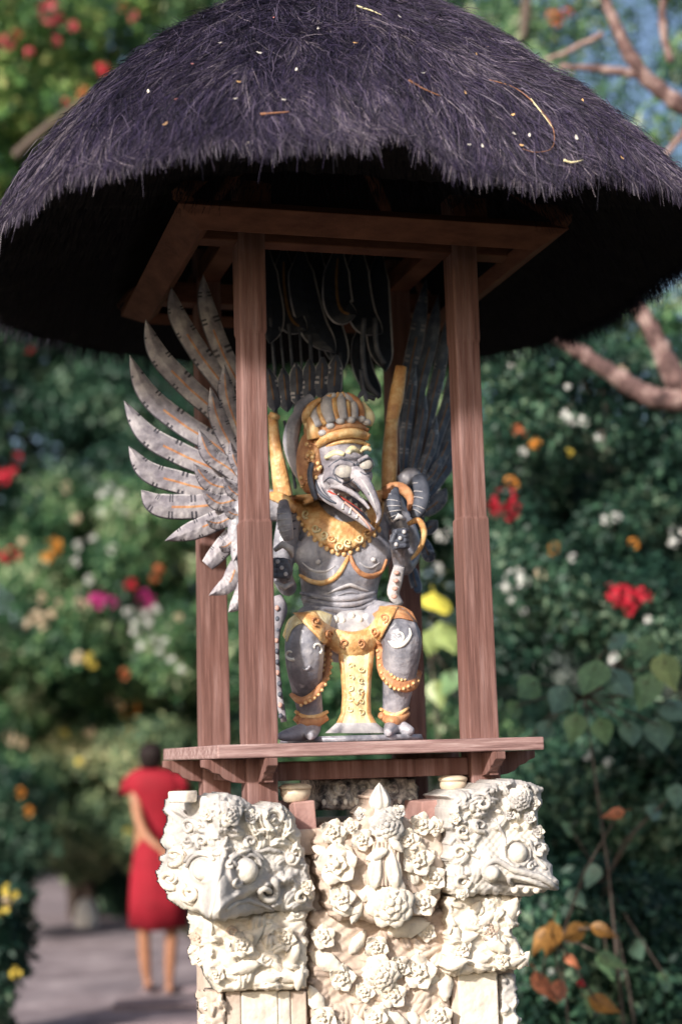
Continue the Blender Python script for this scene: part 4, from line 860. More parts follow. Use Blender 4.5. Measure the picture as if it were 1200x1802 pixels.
# ---- right corner head
polyR = [(790, 1402), (800, 1390), (832, 1386), (850, 1382), (870, 1374), (905, 1370), (935, 1376), (957, 1384), (955, 1412), (948, 1440), (956, 1462), (966, 1488), (968, 1512), (978, 1540), (985, 1562), (960, 1570), (925, 1578), (880, 1574), (840, 1574), (812, 1582), (792, 1572), (789, 1530), (788, 1470)]
def yR(px, py): return (px-790)*.0001
def hR(H, X, Y_):
    H += .002*np.sin(X*.5)*np.sin(Y_*.43)
    leafy(H, X, Y_, 46, (795, 1378, 950, 1455), (8, 18), .028, 13); leafy(H, X, Y_, 22, (790, 1430, 840, 1575), (8, 17), .014, 14); leafy(H, X, Y_, 16, (930, 1440, 975, 1500), (8, 14), .018, 15)
    t = np.clip((X-850)/120, 0, 1); c = 1520+t*38; H += .03*np.exp(-((Y_-c)/24)**2)*np.clip((X-830)/30, 0, 1)
    for k in range(3): H += .006*np.exp(-((Y_-(c-10+k*10))/2.4)**2)*np.clip((X-880)/20, 0, 1)
    H -= .016*np.exp(-((Y_-(1552+t*8))/3.2)**2)*np.clip((X-850)/20, 0, 1); H += .014*np.exp(-((np.hypot(X-908, Y_-1500)-23)/4)**2)
hr = relief('carved_head', polyR, -.452, .19, hR, M_gstone, ped, yfun=yR, label='pink-grey stone beaked head seen side on at the right corner of the pillar'); TR = bvh(hr)
ball(TR, 908, 1500, 17.5, M_gstone, hr); ball(TR, 864, 1536, 13, M_gstone, hr, 'carved_boss', .5)
scroll(TR, 866, 1536, 24, 5.5, M_gstone, hr, -1, -.6, .9, tail=[(975, 1558), (945, 1545), (910, 1530), (886, 1523)], off=.006)
scroll(TR, 900, 1560, 0.1, 4, M_gstone, hr, 1, 0, .1, tail=[(980, 1563), (950, 1553), (920, 1543), (900, 1540), (890, 1548)], off=.006)
scroll(TR, 848, 1412, 22, 5, M_gstone, hr, 1, 2.4, 1.3); scroll(TR, 812, 1550, 16, 5, M_stone, hr, 1, 0, 1.3); scroll(TR, 932, 1525, 9, 3.5, M_gstone, hr, -1, 0, 1.2); scroll(TR, 808, 1500, 15, 4.5, M_stone, hr, -1, 0, 1.2); scroll(TR, 845, 1452, 14, 4, M_gstone, hr, 1, 1, 1.2); scroll(TR, 945, 1490, 14, 4, M_gstone, hr, 1, 1, 1.0); scroll(TR, 815, 1462, 14, 4, M_stone, hr, 1, 1, 1.2)
for x in (905, 925, 943): ball(TR, x, 1566, 6.5, M_stone, hr, 'carved_tooth')
flower(TR, 912, 1405, 24, 2, 'g', hr); flower(TR, 895, 1432, 14, 1, 'g', hr); flower(TR, 938, 1412, 14, 1, 'g', hr); flower(TR, 945, 1462, 13, 1, 'g', hr); flower(TR, 812, 1572, 13, 0, 'c', hr); flower(TR, 800, 1440, 12, 1, 'c', hr); flower(TR, 930, 1440, 13, 1, 'g', hr)
for P in ([(905, 1560), (930, 1562), (980, 1563)], [(870, 1440), (885, 1470), (890, 1490)], [(930, 1480), (940, 1505), (960, 1530)], [(800, 1470), (825, 1500), (845, 1510)]):
    S = spline(P, 5); m = MB(); m.tube([hit(TR, x, y, .002, default=at(x, y, -.44))[0] for x, y in S], [3.2/700]*len(S), n=8); m.build('carved_ridge', M_gstone, hr)
# ---- central flower panel
polyC = [(556, 1480), (562, 1462), (590, 1448), (625, 1446), (640, 1430), (650, 1402), (668, 1388), (686, 1402), (694, 1425), (720, 1440), (760, 1445), (780, 1465), (786, 1500), (782, 1545), (772, 1590), (755, 1612), (725, 1615), (700, 1628), (660, 1628), (630, 1618), (600, 1625), (580, 1612), (568, 1570), (556, 1530)]
def hC(H, X, Y_):
    leafy(H, X, Y_, 40, (560, 1450, 780, 1610), (10, 22), .010, 23)
    w = (abs(X-676) < 24) & (Y_ > 1480) & (Y_ < 1560); H[:] = np.where(w, .028+.004*np.cos((X-676)*.9), H)
    H += .02*np.exp(-((X-676)/60)**2)
hc = relief('flower_panel', polyC, -.405, .1, hC, M_pstone, ped, label='cream stone panel crowded with carved blossoms between the two heads'); TC = bvh(hc)
for px, py, r, k, w in [(678, 1452, 34, 2, 'g'), (584, 1464, 25, 1, 'c'), (616, 1456, 17, 1, 'c'), (740, 1452, 23, 1, 'c'), (763, 1456, 19, 0, 'c'), (684, 1588, 46, 2, 'c'), (594, 1520, 40, 1, 'c'), (732, 1512, 32, 1, 'c'), (762, 1545, 24, 1, 'c'), (742, 1590, 26, 1, 'c'), (635, 1478, 22, 1, 'c'), (716, 1478, 22, 1, 'c'), (600, 1580, 26, 1, 'c'), (636, 1432, 13, 1, 'g'), (700, 1428, 14, 1, 'g'), ]:
    flower(TC, px, py, r, k, w, hc, Y=-.45)
def bud(px, py, r, h, mt, parent, tree, Y=-.45, name='carved_bud', tilt=0, ribs=7):
    l = hit(tree, px, py, 0, default=at(px, py, Y))[0]; m = MB(); M = Matrix.Rotation(tilt, 3, 'Y'); vs = []; n = 42; K = 14
    for i in range(K+1):
        u = i/K; rad = (math.sin(math.pi*u**.75)**.8)*(1-.35*u)+.02
        for j in range(n):
            q_ = 2*math.pi*j/n; f = 1+.16*math.cos(q_*ribs)*min(1, u*2.5); vs.append(l+M @ Vector((r/700*rad*f*math.cos(q_), r/700*.7*rad*f*math.sin(q_), (u*2-1)*h/700)))
    m.add(vs, [(i*n+j, i*n+(j+1) % n, (i+1)*n+(j+1) % n, (i+1)*n+j) for i in range(K) for j in range(n)]); return m.build(name, mt, parent)
bud(668, 1404, 19, 25, M_gstone, hc, TC); bud(662, 1522, 15, 40, M_stone, hc, TC, tilt=.12, ribs=5); bud(690, 1522, 15, 40, M_stone, hc, TC, tilt=-.12, ribs=5); bud(645, 1570, 12, 18, M_stone, hc, TC, tilt=.5); bud(725, 1540, 12, 18, M_stone, hc, TC, tilt=-.4)
# leaves (thick carved) sprinkled
def carved_leaves(tree, parent, L, mt, Y=-.45):
    for px, py, r, a in L:
        l, n = hit(tree, px, py, .003, default=at(px, py, Y)); M = (Vector((-.2, -1, .1))+n*.4).normalized().to_track_quat('Z', 'Y').to_matrix() @ Matrix.Rotation(a, 3, 'Z')
        m = MB(); s = r/700; vs = []
        for i in range(7):
            u = i/6; w = .42*math.sin(math.pi*(.06+.94*u))**.8*(1+.18*(i % 2)); 
            for v in (-1, 0, 1): vs.append(l+M @ Vector(((u-.5)*2*s, w*v*s, (.16*math.sin(u*3)+(.10 if v == 0 else 0)+.12*u*u)*s)))
        low = [p-M @ Vector((0, 0, .28*s)) for p in vs]; fs = [(i*3+j, i*3+j+1, (i+1)*3+j+1, (i+1)*3+j) for i in range(6) for j in range(2)]
        ed = [(i*3, i*3+3) for i in range(6)]+[(i*3+2, i*3+5) for i in range(6)]+[(0, 1), (1, 2), (18, 19), (19, 20)]
        m.add(vs+low, fs+[tuple(21+t for t in f[::-1]) for f in fs]+[(p, q_, q_+21, p+21) for p, q_ in ed]); m.build('carved_leaf', mt, parent, auto=True)
R5 = random.Random(5)
carved_leaves(TC, hc, [(R5.uniform(565, 775), R5.uniform(1470, 1610), R5.uniform(16, 24), R5.uniform(0, 6.28)) for _ in range(12)], M_stone)
# ---- left carved block below the head, side frills, brick courses
def panel(name, poly, Y0, thick, mt, n, rr, amp, seed, label=None, extra=None, yf=None, parent=ped):
    xs = [p[0] for p in poly]; ys = [p[1] for p in poly]
    def h(H, X, Y_):
        H += .003*np.sin(X*.23)*np.sin(Y_*.31); leafy(H, X, Y_, n, (min(xs), min(ys), max(xs), max(ys)), rr, amp, seed)
        if extra: extra(H, X, Y_)
    o = relief(name, poly, Y0, thick, h, mt, parent, label=label, yfun=yf, round_=5); return o, bvh(o)
def yedge(x0, k=.0045): return lambda px, py: np.where(px < x0, (x0-px)*k, 0)
b1, T1 = panel('carved_block', [(330, 1600), (400, 1612), (480, 1600), (542, 1600), (541, 1650), (543, 1700), (541, 1738), (500, 1742), (440, 1742), (385, 1748), (372, 1725), (352, 1700), (332, 1688), (336, 1650)], -.40, .1, M_stone, 46, (10, 24), .02, 31, 'carved leafy stone block below the left head', yf=yedge(372))
flower(T1, 352, 1650, 18, 1, 'p', b1); flower(T1, 350, 1685, 15, 1, 'c', b1); flower(T1, 425, 1660, 24, 1, 'c', b1); flower(T1, 500, 1650, 22, 1, 'c', b1); flower(T1, 380, 1715, 16, 1, 'c', b1)
scroll(T1, 410, 1640, 16, 4, M_pstone, b1); scroll(T1, 470, 1690, 18, 4.5, M_stone, b1, -1)
carved_leaves(T1, b1, [(440, 1650, 30, .7), (470, 1675, 26, 2.4), (515, 1680, 24, 1.2), (430, 1700, 26, .2), (500, 1715, 24, 2.9), (400, 1690, 24, 2.2), (465, 1722, 26, .1), (370, 1700, 18, 1.4), (345, 1665, 16, .8), (525, 1722, 18, 1.4)], M_stone, -.41)
b2, T2 = panel('carved_block', [(345, 1742), (395, 1746), (400, 1770), (398, 1835), (372, 1835), (362, 1800), (350, 1776)], -.385, .08, M_pstone, 20, (7, 14), .016, 32, 'small carved frill stone at the lower left edge', yf=yedge(372))
flower(T2, 362, 1765, 12, 1, 'c', b2); flower(T2, 362, 1795, 12, 1, 'c', b2)
def block(name, x0, y0, x1, y1, Y, dp, mt, parent=ped, jig=.002):
    a = at(x0, y0, Y); b_ = at(x1, y0, Y); c_ = at(x1, y1, Y); d_ = at(x0, y1, Y)
    z1 = (a.z+b_.z)/2; z0 = (c_.z+d_.z)/2; xa = (a.x+d_.x)/2; xb = (b_.x+c_.x)/2
    m = MB(); m.box(((xa+xb)/2, Y+dp/2+random.uniform(-jig, jig), (z0+z1)/2), ((xb-xa)/2-.0006, dp/2, (z1-z0)/2-.0006)); return m.build(name, mt, parent, smooth=False, bevel=.004)
for x0, x1, mt in [(398, 425, M_pstone), (425, 490, M_stone), (490, 512, M_stone), (512, 541, M_pstone)]:
    block('pilaster_stone', x0, 1744, x1, 1826, -.372, .05, mt); block('pilaster_stone', x0, 1826, x1, 1850, -.372, .05, mt)
for k in range(5): block('foundation_stone', 345+k*114, 1852, 345+(k+1)*114, 1960, -.40, .08, M_stone)
for k in range(4): block('foundation_stone', 330+k*150, 1962, 330+(k+1)*150, 2110, -.42, .1, M_pstone)
# ---- centre lower relief
b3, T3 = panel('carved_relief', [(546, 1600), (790, 1600), (792, 1700), (796, 1850), (546, 1850), (545, 1700)], -.365, .07, M_pstone, 50, (14, 30), .016, 41, 'lower centre stone relief of flowers and leaves')
for px, py, r, k in [(668, 1712, 36, 2), (568, 1650, 24, 1), (662, 1664, 24, 1), (700, 1700, 22, 1), (735, 1710, 34, 1), (640, 1745, 20, 1), (690, 1750, 26, 1), (770, 1790, 28, 1), (570, 1790, 26, 1), (750, 1640, 18, 1), (600, 1720, 26, 1), (660, 1790, 24, 1)]:
    flower(T3, px, py, r, k, 'c', b3, Y=-.4)
carved_leaves(T3, b3, [(R5.uniform(555, 785), R5.uniform(1620, 1830), R5.uniform(22, 38), R5.uniform(0, 6.28)) for _ in range(16)], M_stone, -.39)
# ---- right capital and pilaster
b4, T4 = panel('carved_capital', [(785, 1575), (880, 1572), (922, 1575), (915, 1625), (900, 1640), (910, 1650), (922, 1672), (936, 1702), (900, 1708), (840, 1712), (795, 1720), (782, 1712), (786, 1650)], -.405, .12, M_stone, 50, (9, 20), .018, 51, 'stone capital flaring outwards below the right head')
carved_leaves(T4, b4, [(895, 1605, 30, 1.2), (850, 1620, 24, .6), (820, 1650, 22, .3), (870, 1660, 24, 2.6), (900, 1690, 22, .2), (800, 1640, 18, 1.9), (840, 1690, 24, .1), (805, 1695, 20, .4), (835, 1600, 18, 1.0), (920, 1690, 18, .9)], M_stone, -.42)
flower(T4, 812, 1668, 18, 1, 'c', b4); flower(T4, 860, 1640, 18, 1, 'p', b4); flower(T4, 880, 1690, 16, 1, 'c', b4)
for y0, y1 in ((1712, 1830), (1830, 1850)): block('pilaster_stone', 808, y0, 878, y1, -.375, .06, M_stone); block('pilaster_stone', 796, y0, 808, y1, -.365, .05, M_pstone)
b5, T5 = panel('carved_frill', [(879, 1712), (908, 1712), (914, 1730), (909, 1745), (916, 1760), (910, 1775), (917, 1792), (911, 1808), (917, 1825), (912, 1850), (879, 1850)], -.362, .06, M_gstone, 16, (7, 13), .012, 61, 'grey scalloped stone edge at the lower right')
# ---- top pieces: slanted bricks, grey carved box, bowls
def slant(px0, py0, px1, py1, sk_, Y, dp, label):
    A = [at(px0, py0, Y), at(px1, py0-4, Y), at(px1+sk_, py1, Y), at(px0+sk_, py1+4, Y)]; m = MB(); m.hexa(A, [a+Vector((0, dp, 0)) for a in A]); m.build('brick', M_brick, ped, smooth=False, bevel=.004, label=label)
slant(517, 1412, 554, 1480, 6, -.34, .2, 'pink slanted brick at the left of the gap'); slant(742, 1410, 786, 1470, -2, -.34, .2, 'pink slanted brick at the right of the gap')
cb = empty('carved_chest', at(648, 1425, -.1), 'grey-white carved stone chest sitting in the gap under the shelf', 'chest')
def hB(H, X, Y_): leafy(H, X, Y_, 50, (560, 1376, 740, 1428), (6, 12), .012, 71); curls(H, X, Y_, [(600, 1388, 16, 1, 0, .012), (640, 1386, 16, -1, 0, .012), (690, 1388, 16, 1, 0, .012)])
relief('chest_front', [(560, 1372), (735, 1366), (738, 1420), (640, 1426), (562, 1428)], -.2, .2, hB, mat('black_and_white_stone', [(.38, (.04, .04, .05)), (.5, (.30, .28, .28)), (.62, (.72, .68, .64))], scale=28, rough=.9, bump=.6, bscale=90), cb, round_=3)
for k in range(9):
    m = MB(); m.ell(at(570+k*19, 1412-k*.4, -.218), (.006, .005, .008), n=8, k=6); m.build('chest_bead', M_white, cb)
M_bowl = flat('cream_glazed_pottery', (.66, .55, .42), .4, .5, .12)
for px, py, w, lab in [(520, 1398, .037, 'cream pottery bowl tucked left of the gap under the shelf'), (797, 1383, .034, 'cream pottery bowl tucked right of the gap under the shelf')]:
    bo = empty('bowl', at(px, py+12, -.30), lab, 'bowl', 'bowls under the shelf'); c0 = at(px, py, -.30); m = MB()
    m.loft([(c0+Vector((0, 0, z)), w*r, w*r) for z, r in [(-.02, .55), (-.015, .8), (.0, .98), (.012, 1.0)]], n=24); m.build('bowl_body', M_bowl, bo)
    m = MB(); m.loft([(c0+Vector((0, 0, z)), w*r, w*r) for z, r in [(.0125, 1.06), (.018, 1.08), (.021, 1.0), (.026, .7)]], n=24); m.build('bowl_lid', M_bowl, bo)
# =================================================================== WOMAN
DW = 10.25; UW = DW/F_PX
def wv(x, y, dz=0.0): return atd(x, y, DW+dz)
M_skin = flat('brown_skin', (.36, .17, .10), .5, .4, .1); M_dress = mat('red_dress_cloth', [(.3, (.20, .006, .015)), (.7, (.33, .012, .027))], scale=5, rough=.8, bump=.5, bscale=14); M_hair = flat('dark_brown_hair', (.016, .010, .010), .7, .2)
M_sandal = flat('sandal_leather', (.09, .05, .035), .7)
wo = empty('person', atz(277, 1742, GZ), 'person in short-sleeved red dress with dark hair, seen from behind, hands behind the back', 'person')
def wt(m, P, R, n=12, flat=1.0, dz=None, mt=0):
    S = spline([(p[0], p[1], p[2] if len(p) > 2 else 0) for p in P], 5); rr = spline([(r, 0) for r in R], 5); m.tube([wv(*s) for s in S], [float(r[0])*UW for r in rr], n=n, flat=flat, mt=0) if False else m.tube([wv(*s) for s in S], [float(r[0])*UW for r in rr], mt, n, None, flat)
m = MB()
m.ell(wv(266, 1332), [18*UW, 20*UW, 23*UW], n=16, k=12); wt(m, [(267, 1345), (269, 1362), (270, 1375)], [10, 9, 13])
m.ell(wv(268, 1334, .24*.4), [3*UW, 7*UW, 4*UW]); m.ell(wv(247, 1335), [3*UW, 3*UW, 5*UW]); m.ell(wv(285, 1335), [3*UW, 3*UW, 5*UW])
wt(m, [(272, 1370), (272, 1420), (270, 1480), (276, 1540)], [32, 28, 34, 34], flat=.6)
wt(m, [(237, 1378), (240, 1415, -.06), (247, 1450, -.16), (262, 1475, -.24), (284, 1494, -.28)], [10, 9.5, 8.5, 7, 5.5])
wt(m, [(308, 1376), (320, 1415, -.04), (324, 1450, -.14), (314, 1480, -.24), (300, 1500, -.28)], [10, 9.5, 8.5, 7, 5.5])
for hx, hy in ((289, 1500), (299, 1504)):
    m.ell(wv(hx, hy, -.28), [6*UW, 5*UW, 8*UW])
    for k in range(4): wt(m, [(hx-4+k*3, hy+5, -.28), (hx-3+k*3, hy+12+(k in (1, 2))*2, -.285), (hx-2+k*3, hy+18+(k in (1, 2))*3, -.28)], [1.8, 1.7, 1.3], n=6)
    wt(m, [(hx+4, hy-2, -.29), (hx+8, hy+4, -.30), (hx+8, hy+10, -.30)], [2, 1.9, 1.4], n=6)
wt(m, [(262, 1530), (258, 1600), (254, 1640), (256, 1690), (260, 1728)], [18, 15, 11.5, 10.5, 6.5]); wt(m, [(292, 1530), (298, 1600), (302, 1640), (300, 1690), (298, 1735)], [18, 15, 11.5, 10.5, 6.5])
wt(m, [(261, 1727, -.02), (260, 1736, .03), (258, 1733, .14)], [7, 6.5, 5]); wt(m, [(298, 1736, -.02), (299, 1743, .03), (301, 1739, .14)], [7, 6.5, 5])
m.build('body', M_skin, wo, remesh=.006, sm=1)
d = MB(); n = 32
secs = [(1352, 268, 20, .45), (1360, 269, 38, .5), (1372, 272, 49, .5), (1385, 274, 50, .55), (1400, 274, 42, .6), (1430, 275, 32, .65), (1465, 275, 27, .7), (1500, 274, 37, .72), (1540, 276, 45, .68), (1585, 276, 48, .66), (1632, 277, 50, .64)]
vs = []
for i, (y, x, r, fl) in enumerate(secs):
    for j in range(n):
        a = 2*math.pi*j/n; f = 1+.035*math.sin(a*7+1)*max(0, (i-6)/4); yy = y+(3*math.sin(a*3) if i == len(secs)-1 else 0)
        c0 = wv(x, yy); vs.append(c0+Vector(RT)*math.cos(a)*r*UW*f+Vector((FW[0], FW[1], 0)).normalized()*math.sin(a)*r*UW*fl*f)
fs = [(i*n+j, i*n+(j+1) % n, (i+1)*n+(j+1) % n, (i+1)*n+j) for i in range(len(secs)-1) for j in range(n)]; d.add(vs, fs)
dr = d.build('dress', M_dress, wo); sm_ = dr.modifiers.new('s', 'SOLIDIFY'); sm_.thickness = .012; sm_.offset = 0
d = MB(); d.tube([wv(236, 1372), wv(229, 1380), wv(226, 1396)], [15*UW, 14*UW, 15*UW], n=14); d.tube([wv(306, 1370), wv(318, 1380), wv(322, 1394)], [15*UW, 14*UW, 15*UW], n=14); d.build('sleeve', M_dress, wo)
d = MB(); d.ell(wv(266, 1328, -.01), [23*UW, 24*UW, 22*UW], n=18, k=12); d.ell(wv(266, 1341, -.025), [22*UW, 17*UW, 13*UW], n=14, k=8); d.build('hair', M_hair, wo, remesh=.007, sm=1)
for x, y in ((259, 1738), (300, 1745)):
    d = MB(); p = atz(x, y, GZ+.02); d.ell(p+Vector((.03, .07, 0)), [.042, .12, .012], n=14, k=6, M=Matrix.Rotation(YAW, 3, 'Z')); d.build('sandal', M_sandal, wo)
# =================================================================== GARDEN
def leafmats(name, cols, trans=.25): return [flat(name+'_leaf', c, .5, .35, .25, trans, scale=4) for c in cols]
G_dark = leafmats('deep_green_with_shade', [(.010, .036, .026), (.024, .068, .045), (.055, .125, .075), (.16, .24, .155)])  # leaf greens darkened so the right-hand garden's shade sits in the colour
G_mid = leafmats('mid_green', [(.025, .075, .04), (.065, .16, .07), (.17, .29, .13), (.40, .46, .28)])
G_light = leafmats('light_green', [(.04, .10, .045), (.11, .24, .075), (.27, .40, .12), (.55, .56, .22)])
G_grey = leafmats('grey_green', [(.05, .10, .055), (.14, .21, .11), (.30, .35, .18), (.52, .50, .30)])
M_bark = mat('grey_brown_bark', [(.3, (.05, .04, .035)), (.7, (.16, .12, .10))], scale=6, rough=.9, bump=.8, bscale=30)
M_pbark = mat('pink_brown_bark', [(.35, (.045, .028, .028)), (.5, (.16, .095, .09)), (.68, (.46, .34, .31))], scale=11, rough=.9, bump=.8, bscale=30)
def leaves(blobs, n, size, aspect=.5, seed=0, droop=.3):
    R = np.random.default_rng(seed); B = np.array([[*b[0], b[1]] for b in blobs]); w = B[:, 3]**2; k = R.choice(len(B), n, p=w/w.sum())
    dirs = R.normal(size=(n, 3)); dirs /= np.linalg.norm(dirs, axis=1)[:, None]
    tocam = CAM-B[k, :3]; tocam /= np.linalg.norm(tocam, axis=1)[:, None]
    fl = (dirs*tocam).sum(1) < -.3; dirs[fl] *= -1
    rad = B[k, 3]*(1-.45*R.random(n)**2)
    lump = 1+.18*np.sin(dirs[:, 0]*7+k)*np.sin(dirs[:, 2]*6+k*2)
    P = B[k, :3]+dirs*(rad*lump)[:, None]*np.array([1, 1, .85])
    nrm = dirs*.8+R.normal(size=(n, 3))*.55+np.array([0, 0, .35]); nrm /= np.linalg.norm(nrm, axis=1)[:, None]
    t = R.normal(size=(n, 3))+np.array([0, 0, -droop]); t -= nrm*(t*nrm).sum(1)[:, None]; t /= np.linalg.norm(t, axis=1)[:, None]
    s = np.cross(nrm, t); L = size*R.uniform(.6, 1.3, n)[:, None]; Wd = L*aspect*.5
    V = np.stack([P, P+t*L*.45+s*Wd-nrm*L*.06, P+t*L-nrm*L*.12, P+t*L*.45-s*Wd-nrm*L*.06], 1).reshape(-1, 3)
    Fq = np.arange(n*4).reshape(-1, 4); r = R.random(n)+.28*np.sin(P[:, 0]*5+P[:, 2]*7+seed)+.1*np.sin(P[:, 2]*13)
    mi = np.where(r < .32, 0, np.where(r < .68, 1, np.where(r < 1.02, 2, 3))); return V, Fq, mi
FLM = {k: flat(k+'_blossom', c, .6, .2, .15, .3) for k, c in dict(white=(.85, .85, .82), red=(.62, .03, .06), pink=(.72, .12, .16), magenta=(.45, .03, .20), orange=(.75, .30, .05), yellow=(.80, .62, .12), cream=(.78, .62, .45), rust=(.55, .16, .07)).items()}
def blossom_mesh(mt, n=9, seed=0):
    R = random.Random(seed); m = MB()
    for k in range(n):
        dv = Vector((R.gauss(0, 1), R.gauss(0, 1), R.gauss(0, .8))).normalized(); c = dv*R.uniform(.3, .75); u = dv.orthogonal().normalized(); v = dv.cross(u); s = R.uniform(.3, .5)
        for a in range(5):
            t0 = a*1.2566; p = [c, c+(u*math.cos(t0-.5)+v*math.sin(t0-.5))*s*.7+dv*.05, c+(u*math.cos(t0)+v*math.sin(t0))*s+dv*.16, c+(u*math.cos(t0+.5)+v*math.sin(t0+.5))*s*.7+dv*.05]
            m.add(p, [(0, 1, 2, 3)])
    o = m.build('blossom', mt); me = o.data; bpy.data.objects.remove(o); return me
BL = {k: [blossom_mesh(FLM[k], 7+2*s, s) for s in range(2)] for k in FLM}
def shrub(name, label, cat, box, d, depth, nb, rb, n, size, mats, flowers=(), seed=0, aspect=.5, trunk=True, group=None, droop=.3, extra_blobs=()):
    x0, y0, x1, y1 = box; R = random.Random(seed); blobs = []
    for k in range(nb):
        px, py = R.uniform(x0, x1), R.uniform(y0, y1); dd = d+R.uniform(-depth, depth); blobs.append((tuple(atd(px, py, dd)), rb*R.uniform(.65, 1.25)))
    blobs += list(extra_blobs)
    base = atd((x0+x1)/2, (y0+y1)/2, d+depth+.4*(y1 < 1000)); base.z = GZ; o = empty(name, base, label, cat, group)
    V, Fq, mi = leaves(blobs, n, size, aspect, seed, droop); V[:, 2] = np.maximum(V[:, 2], GZ+.01); npmesh('foliage', V, Fq, mats, mi, o, kind='stuff')
    if trunk and (y1 < 900 or d < 10 or d > 15.3):
        m = MB(); c = Vector(blobs[0][0])
        for k in range(min(3, nb)):
            e = Vector(blobs[k][0]); b0 = base+Vector((R.uniform(-.12, .12), R.uniform(-.12, .12), -.02)); mid = b0.lerp(e, .5)+Vector((R.uniform(-.1, .1), R.uniform(-.1, .1), .1))
            r0 = .010+.008*(e.z-GZ); m.tube([b0, mid, e], [r0, r0*.6, r0*.25], n=7)
        m.build('stem' if e.z-GZ < 1.6 else 'trunk', M_bark, o)
    for f in flowers:
        px, py, r, col = f[:4]; dd = d-depth*1.0-rb*.8 if len(f) < 5 else f[4]; p = atd(px, py, dd)
        M = Matrix.Translation(p) @ Matrix.Rotation(R.uniform(0, 6), 4, 'Z') @ Matrix.Rotation(R.uniform(0, 3), 4, 'X') @ Matrix.Scale(r*dd/F_PX*1.4, 4); place('blossom', BL[col][R.randrange(2)], M, o)
    return o
# far wood closing the view
blobs = []
R = random.Random(99)
for k in range(420):
    x = R.uniform(-1500, 2700); y = R.uniform(-100, 1500); 
    if y < 640 and x > 640: 
        if R.random() < .975: continue
    dd = R.uniform(19, 24); blobs.append((tuple(atd(x, y, dd)), R.uniform(.6, 1.2)))
V, Fq, mi = leaves(blobs, 170000, .17, .55, 98); ok = V.reshape(-1, 4, 3)[:, :, 2].min(1) > GZ; V = V.reshape(-1, 4, 3)[ok].reshape(-1, 3); mi = mi[ok]
wood = npmesh('far_wood', V, np.arange(len(V)).reshape(-1, 4), G_dark, mi); tag(wood, 'dark mass of trees closing the view behind the garden', 'wood', kind='stuff')
# left side
shrub('flowering_tree', 'sunlit yellow-green flowering tree with red blossoms at the upper left', 'tree', (-120, -40, 400, 470), 15, 1.2, 66, .44, 46000, .10, G_light,
      [(88, 22, 22, 'pink'), (12, 75, 14, 'pink'), (183, 122, 14, 'red'), (52, 90, 9, 'pink'), (117, 178, 8, 'red'), (145, 165, 10, 'rust'), (130, 45, 10, 'pink'), (235, 28, 8, 'pink'), (215, 12, 8, 'rust'), (150, 160, 9, 'rust'), (100, 70, 9, 'pink'), (32, 60, 8, 'red')], 1)
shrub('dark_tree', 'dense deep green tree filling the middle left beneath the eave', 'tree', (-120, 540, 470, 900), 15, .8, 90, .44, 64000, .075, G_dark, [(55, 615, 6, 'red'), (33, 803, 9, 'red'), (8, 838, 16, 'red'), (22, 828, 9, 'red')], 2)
shrub('flowering_shrub', 'mixed green shrub starred with white and magenta blossoms behind the left wing', 'shrub', (-60, 880, 480, 1180), 14, .7, 56, .33, 46000, .07, G_mid,
      [(190, 857, 9, 'white'), (212, 870, 9, 'white'), (182, 870, 8, 'white'), (178, 900, 8, 'white'), (208, 896, 7, 'white'), (222, 900, 7, 'white'), (118, 857, 8, 'cream'), (135, 912, 8, 'cream'), (165, 946, 7, 'white'), (137, 958, 8, 'white'), (196, 965, 8, 'white'), (133, 987, 8, 'white'), (17, 978, 15, 'red'), (92, 968, 19, 'orange'), (40, 952, 8, 'cream'), (157, 1020, 9, 'white'), (175, 1055, 19, 'magenta'), (200, 1058, 10, 'magenta'), (230, 1027, 11, 'red'), (258, 1055, 18, 'magenta'), (280, 1000, 9, 'rust'), (272, 1018, 8, 'rust'), (145, 1060, 11, 'cream'), (75, 1050, 9, 'cream'), (70, 1090, 15, 'cream'), (90, 1080, 9, 'cream'), (50, 1095, 9, 'cream'), (105, 1060, 8, 'cream'), (225, 1075, 7, 'white'), (255, 1078, 9, 'white'), (272, 1072, 10, 'white'), (240, 1095, 9, 'white'), (262, 1095, 8, 'white'), (237, 1112, 8, 'white'), (272, 1125, 8, 'white'), (290, 1128, 7, 'white'), (248, 1135, 8, 'white'), (280, 1145, 7, 'white'), (300, 1160, 7, 'white'), (318, 1178, 7, 'white'), (138, 1157, 12, 'cream'), (160, 1163, 13, 'yellow'), (220, 1184, 10, 'rust'), (315, 1085, 8, 'cream')], 3)
shrub('shrub', 'loose green shrub with cream and orange blossoms above the red dress', 'shrub', (-60, 1170, 400, 1360), 15.2, .6, 46, .32, 36000, .07, G_mid, [(198, 1230, 8, 'cream'), (212, 1240, 9, 'cream'), (232, 1250, 15, 'orange'), (225, 1300, 15, 'orange'), (235, 1285, 9, 'orange'), (220, 1315, 11, 'orange'), (20, 1300, 12, 'cream'), (260, 1298, 9, 'yellow'), (160, 1290, 9, 'cream'), (40, 1305, 10, 'cream')], 4)
shrub('shrub', 'rounded grey-green and yellow shrub beside the path left of the red dress', 'shrub', (90, 1290, 310, 1510), 15, .5, 40, .27, 36000, .06, G_grey, [(115, 1290, 8, 'yellow'), (60, 1425, 10, 'orange'), (58, 1455, 8, 'orange'), (225, 1462, 8, 'yellow'), (140, 1340, 8, 'yellow'), (200, 1330, 9, 'orange')], 5, extra_blobs=[(tuple(atd(275, 1310, 13.2)), .30), (tuple(atd(240, 1350, 13.4)), .26), (tuple(atd(300, 1370, 13.4)), .24)])
shrub('shrub', 'dark shrub at the left edge behind the path', 'shrub', (-60, 1370, 50, 1560), 13.5, .4, 24, .26, 18000, .055, G_dark, [(38, 1393, 9, 'orange'), (52, 1426, 9, 'orange')], 6)
